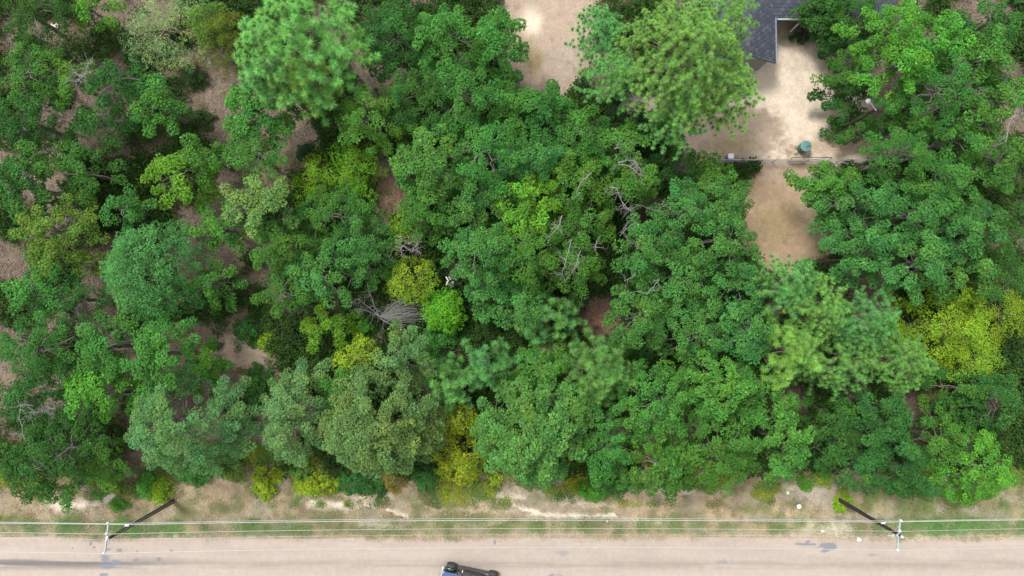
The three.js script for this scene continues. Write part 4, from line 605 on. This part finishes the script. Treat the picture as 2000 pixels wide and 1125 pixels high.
deadTree('dead_tree', 'slender pale limbs running down from the photo centre', 13, [1116, 468], [[[1116, 468], [1105, 508], [1098, 535]], [[1134, 490], [1124, 520], [1112, 538]], [[1166, 470], [1162, 490]]]);
deadTree('dead_tree', 'thin bent limb in the middle of the eastern wood', 13.5, [1288, 546], [[[1288, 546], [1277, 560], [1264, 574], [1240, 569]], [[1241, 536], [1220, 549]]], deadWood, { twigs: 2, r0: .045 });
deadTree('dead_tree', 'cluster of grey dead twigs near the top-left of the photo', 10.5, [155, 152], [[[150, 158], [163, 148], [176, 140]], [[163, 148], [145, 143]], [[155, 150], [148, 165]], [[165, 146], [172, 125]]], deadWood, { twigs: 6, r0: .04 });
deadTree('dead_tree', 'grey dead twigs at the west edge above the bottom-left dark trees', 10.8, [88, 800], [[[88, 803], [95, 795], [105, 798]], [[88, 803], [72, 805], [58, 806]], [[40, 790], [38, 820], [50, 862]], [[64, 793], [50, 790], [40, 792]]], deadWood, { twigs: 5, r0: .04 });
deadTree('dead_tree', 'bare grey limb across the dark tree near the bottom-left', 11, [105, 895], [[[105, 897], [125, 882], [143, 871]], [[90, 908], [70, 915]]], barkGrey, { twigs: 5, r0: .08 });
deadTree('dead_tree', 'pale curved bare limb in the north-east trees', 12.6, [1864, 192], [[[1867, 192], [1861, 165], [1866, 135], [1884, 113]], [[1866, 135], [1875, 120]]], deadWood, { twigs: 5, r0: .06 });
deadTree('dead_tree', 'forked grey limbs east of the pale curved bare limb', 12, [1912, 186], [[[1912, 186], [1898, 176], [1885, 165]], [[1912, 186], [1915, 170]], [[1955, 170], [1968, 150]]], barkGrey, { twigs: 4, r0: .06 });
deadTree('dead_tree', 'leaning pale stems at the east edge, level with the security lamp', 11.5, [1964, 278], [[[1964, 278], [1970, 240], [1990, 210]], [[1972, 232], [1998, 222]]], deadWood, { twigs: 4, r0: .06 });
deadTree('dead_branch', 'white splintered wood chunk east of the yellow-lime tree', 5, [873, 552], [[[871, 541], [876, 548], [872, 556]], [[876, 541], [880, 546]]], mat([.42, .4, .36], .9), { twigs: 0, r0: .13, r1: .06, cat: 'dead branch' });
deadTree('dead_branch', 'small pale stick just right of the white splintered chunk', 4, [886, 538], [[[884, 538], [892, 540], [898, 536]]], deadWood, { twigs: 1, r0: .06, cat: 'dead branch' });
{ const r = rngOf(31); // brown leafless brush
  for (const [x, y, rx, ry, n, label] of [[1268, 408, 42, 26, 230, 'brown leafless brush west of the tan grass strip'], [1142, 606, 20, 26, 70, 'dry brown brush just east of the bright small centre pine'], [1170, 645, 26, 22, 60, 'dry brush on rust litter below the other dry brush']]) {
    const c = P(x, y, 2), g = thing('dry_brush', label, 'brush', [c.x, 0, c.z], 0, 'leafless brush in the wood'), L = new Limbs(), s = 58 / F;
    for (let k = 0; k < n; k++) { const a = r() * 6.28, q = Math.sqrt(r()), e = V(Math.cos(a) * q * rx * s, 2.4 - q * 1.2 + r() * .5, Math.sin(a) * q * ry * s); L.add(wander(V(e.x * .35, .1, e.z * .35), e, 3, .35, r), .02, .006, 4); }
    mesh('twigs', L.geo(), deadBrown, g);
  } }

// ---------------------------------------------------------------- ground cover
{ // leafy undergrowth of the shaded wood floor
  const r = rngOf(404), f = new Foliage();
  for (let k = 0; k < 26; k++) { const a = r() * 6.28, q = Math.sqrt(r()) * .42, hh = .08 + r() * .3, d = rv(r); let nx = d[0] * .4, ny = 1, nz = d[2] * .4; const l = Math.hypot(nx, ny, nz); nx /= l; ny /= l; nz /= l; let tx = Math.cos(a * 3), tz = Math.sin(a * 3), ty = -(tx * nx + tz * nz) / ny; const tl = Math.hypot(tx, ty, tz); tx /= tl; ty /= tl; tz /= tl; const v = .7 + .6 * r(); f.leaf(Math.cos(a) * q, hh, Math.sin(a) * q, tx, ty, tz, ny * tz - nz * ty, nz * tx - nx * tz, nx * ty - ny * tx, nx, ny, nz, .17, .11, v, v, v); }
  const M = [], col = [], o = [0, 0, 0, 0], m4 = new THREE.Matrix4(), q4 = new THREE.Quaternion(), Y = V(0, 1, 0);
  for (let k = 0; k < 120000 && M.length < 42000; k++) {
    const x = (r() - .5) * 98, z = lerp(-45, 16.5, r()), [px, py] = Q(x, z); groundColor(px, py, o);
    if (o[3] > .35 || px < -60 || px > 2060 || py < -40) continue; const pat = fbm(x / 4 + 9, z / 4, 3); if (pat < (px < 560 ? .47 : .3) + .28 * r() || (px > 1380 && px < 1760 && py < 320)) continue;
    const s = .6 + r() * .9; m4.compose(V(x, groundH(x, z), z), q4.setFromAxisAngle(Y, r() * 6.28), V(s, s * (.6 + 2.2 * r()), s)); M.push(m4.clone()); const v = .7 + .6 * r(), t = r(); col.push(lin(lerp(.022, .05, t) * v, lerp(.062, .1, t) * v, lerp(.016, .016, t) * v));
  }
  const im = new THREE.InstancedMesh(f.geo(), leafMat, M.length); M.forEach((m, k) => { im.setMatrixAt(k, m); im.setColorAt(k, col[k]); }); im.name = 'undergrowth'; im.castShadow = im.receiveShadow = true; scene.add(im); tag(im, 'leafy green undergrowth on the floor of the wood', 'undergrowth', null, 'stuff');
}
{ // ragged weeds and seedlings where the wood meets the verge
  const r = rngOf(707), f = new Foliage();
  for (let k = 0; k < 30; k++) { const a = r() * 6.28, q = Math.sqrt(r()) * .3, d = rv(r), nx = d[0] * .6, nz = d[2] * .6, l = Math.hypot(nx, 1, nz); let tx = Math.cos(a), tz = Math.sin(a), ty = -(tx * nx + tz * nz); const tl = Math.hypot(tx, ty, tz); tx /= tl; ty /= tl; tz /= tl; const v = .65 + .7 * r(); f.leaf(Math.cos(a) * q, .05 + r() * .35 * (1.2 - q * 3), Math.sin(a) * q, tx, ty, tz, (tz - nz * ty) / l, (nz * tx - nx * tz) / l, (nx * ty - tx) / l, nx / l, 1 / l, nz / l, .13, .06, v, v, v); }
  const M = [], col = [], o = [0, 0, 0, 0], m4 = new THREE.Matrix4(), q4 = new THREE.Quaternion(), Y = V(0, 1, 0), hues = [[.07, .15, .025], [.1, .16, .03], [.17, .2, .02], [.05, .11, .025], [.14, .13, .05]];
  for (let k = 0; k < 90000 && M.length < 11000; k++) { const x = (r() - .5) * 96, z = lerp(12, 17.3, r()), [px, py] = Q(x, z), n = fbm(x / 2.2 + 31, z / 1.6 + 5, 4), far = clamp((py - 925) / 75); if (px < -30 || px > 2030) continue; if (n < .47 + far * .17 - sm(1640, 1850, px) * .07 + r() * .06) continue; const s = (.5 + r() * .9) * (1.15 - far * .6); m4.compose(V(x, groundH(x, z) - .02, z), q4.setFromAxisAngle(Y, r() * 6.28), V(s, s * (.7 + .8 * r()), s)); M.push(m4.clone()); const h = hues[Math.min(4, Math.floor(fbm(x / 3.5 + 3, z / 3 + 60, 2) * 7.5 - 1.2 + r() * .6))] || hues[0], v = .75 + .5 * r(); col.push(lin(h[0] * v, h[1] * v, h[2] * v)); }
  for (let k = 0; k < 40000 && M.length < 13500; k++) { const x = lerp(-47, -6, r()), z = lerp(-42, 11, r()), [px, py] = Q(x, z); groundColor(px, py, o); if (o[3] < .3 || fbm(x / 1.1 + 8, z / 1.1, 3) < .55 + r() * .1) continue; const s = .35 + r() * .6, v = .6 + .6 * r(), dry = r() < .45; m4.compose(V(x, groundH(x, z) - .03, z), q4.setFromAxisAngle(Y, r() * 6.28), V(s, s * .8, s)); M.push(m4.clone()); col.push(dry ? lin(.2 * v, .155 * v, .08 * v) : lin(.055 * v, .09 * v, .025 * v)); }
  const im = new THREE.InstancedMesh(f.geo(), leafMat, M.length); M.forEach((m, k) => { im.setMatrixAt(k, m); im.setColorAt(k, col[k]); }); im.name = 'weeds'; im.castShadow = im.receiveShadow = true; scene.add(im); tag(im, 'ragged green and dry weeds on the verge and the bare ground', 'weeds', null, 'stuff');
}
{ // fallen leaves lying loose on the open floor of the wood
  const r = rngOf(606), f = new Foliage(); for (let k = 0; k < 14; k++) { const a = r() * 6.28, q = Math.sqrt(r()) * .4, t = r() * 6.28, n = rv(r), ny = 1, nx = n[0] * .5, nz = n[2] * .5, l = Math.hypot(nx, ny, nz); let tx = Math.cos(t), tz = Math.sin(t), ty = -(tx * nx + tz * nz); const tl = Math.hypot(tx, ty, tz); tx /= tl; ty /= tl; tz /= tl; const v = .6 + .9 * r(); f.leaf(Math.cos(a) * q, .03 + r() * .03, Math.sin(a) * q, tx, ty, tz, (ny * tz - nz * ty) / l, (nz * tx - nx * tz) / l, (nx * ty - ny * tx) / l, nx / l, ny / l, nz / l, .13, .075, v, v, v); }
  for (let k = 0; k < 7; k++) { const t = r() * 6.28; f.needle((r() - .5) * .6, .03, (r() - .5) * .6, Math.cos(t), .04, Math.sin(t), .25 + r() * .5, .012, t + 1.57, .8, .78, .75); }
  const M = [], col = [], o = [0, 0, 0, 0], m4 = new THREE.Matrix4(), q4 = new THREE.Quaternion(), Y = V(0, 1, 0);
  for (let k = 0; k < 60000 && M.length < 20000; k++) { const x = (r() - .5) * 98, z = lerp(-44, 16, r()), [px, py] = Q(x, z); groundColor(px, py, o); if (px < -30 || px > 2030 || py < -30 || (px > 1350 && py < 325 && px < 1720) || py > 960 || (o[3] > .5 && o[0] > .18)) continue; const s = .7 + r() * .7; m4.compose(V(x, groundH(x, z), z), q4.setFromAxisAngle(Y, r() * 6.28), V(s, 1, s)); M.push(m4.clone()); const v = .55 + 1.0 * r(); col.push(lin(o[0] * v * 1.05, o[1] * v, o[2] * v)); }
  const im = new THREE.InstancedMesh(f.geo(), needleMat, M.length); M.forEach((m, k) => { im.setMatrixAt(k, m); im.setColorAt(k, col[k]); }); im.name = 'leaf_litter'; im.castShadow = im.receiveShadow = true; scene.add(im); tag(im, 'brown fallen leaves on the open floor of the wood', 'leaf litter', null, 'stuff');
}
{ // grass: dry and green blades on the verge, in the yard's worn lawn and the clearings, each tuft the colour of its patch
  const r = rngOf(505), f = new Foliage(); for (let k = 0; k < 16; k++) { const a = r() * 6.28, q = r() * .13, lean = .35 + r() * .6, dx = Math.cos(a) * lean, dz = Math.sin(a) * lean, l = Math.hypot(dx, 1, dz); f.needle(Math.cos(a * 2.3) * q, 0, Math.sin(a * 2.3) * q, dx / l, 1 / l, dz / l, .16 + r() * .16, .011, r() * 6.28, 1, 1, 1); }
  const M = [], col = [], o = [0, 0, 0, 0], m4 = new THREE.Matrix4(), q4 = new THREE.Quaternion(), Y = V(0, 1, 0);
  for (let k = 0; k < 260000 && M.length < 90000; k++) {
    const verge = r() < .72, x = (r() - .5) * 94, z = verge ? lerp(13.2, 20.4, r()) : lerp(-44, 13, r()), [px, py] = Q(x, z); groundColor(px, py, o);
    if (px < -30 || px > 2030 || py < -30 || py > 1054) continue; const lum = (o[0] + o[1] + o[2]) / 3, green = o[1] / (o[0] + .01), dens = clamp(1.25 - lum * 3.3) * (verge ? 1 : o[3] > .5 ? .55 : .12) + (green > 1.1 ? .5 : 0); if (r() > dens) continue;
    const s = (.5 + r() * .8) * (verge ? 1 : .7) * (green > 1.1 ? 1.15 : 1); m4.compose(V(x, groundH(x, z) - .01, z), q4.setFromAxisAngle(Y, r() * 6.28), V(s * 1.5, s * (.5 + .9 * r() * r()), s * 1.5)); M.push(m4.clone()); const v = 1.05 + .6 * r(); col.push(lin(o[0] * v, o[1] * v, o[2] * v * .95));
  }
  const im = new THREE.InstancedMesh(f.geo(), needleMat, M.length); M.forEach((m, k) => { im.setMatrixAt(k, m); im.setColorAt(k, col[k]); }); im.name = 'grass'; im.castShadow = im.receiveShadow = true; scene.add(im); tag(im, 'dry and green grass of the verge, yard and clearings', 'grass', null, 'stuff');
}
console.log('leaves', LEAVES);
renderer.render(scene, camera);
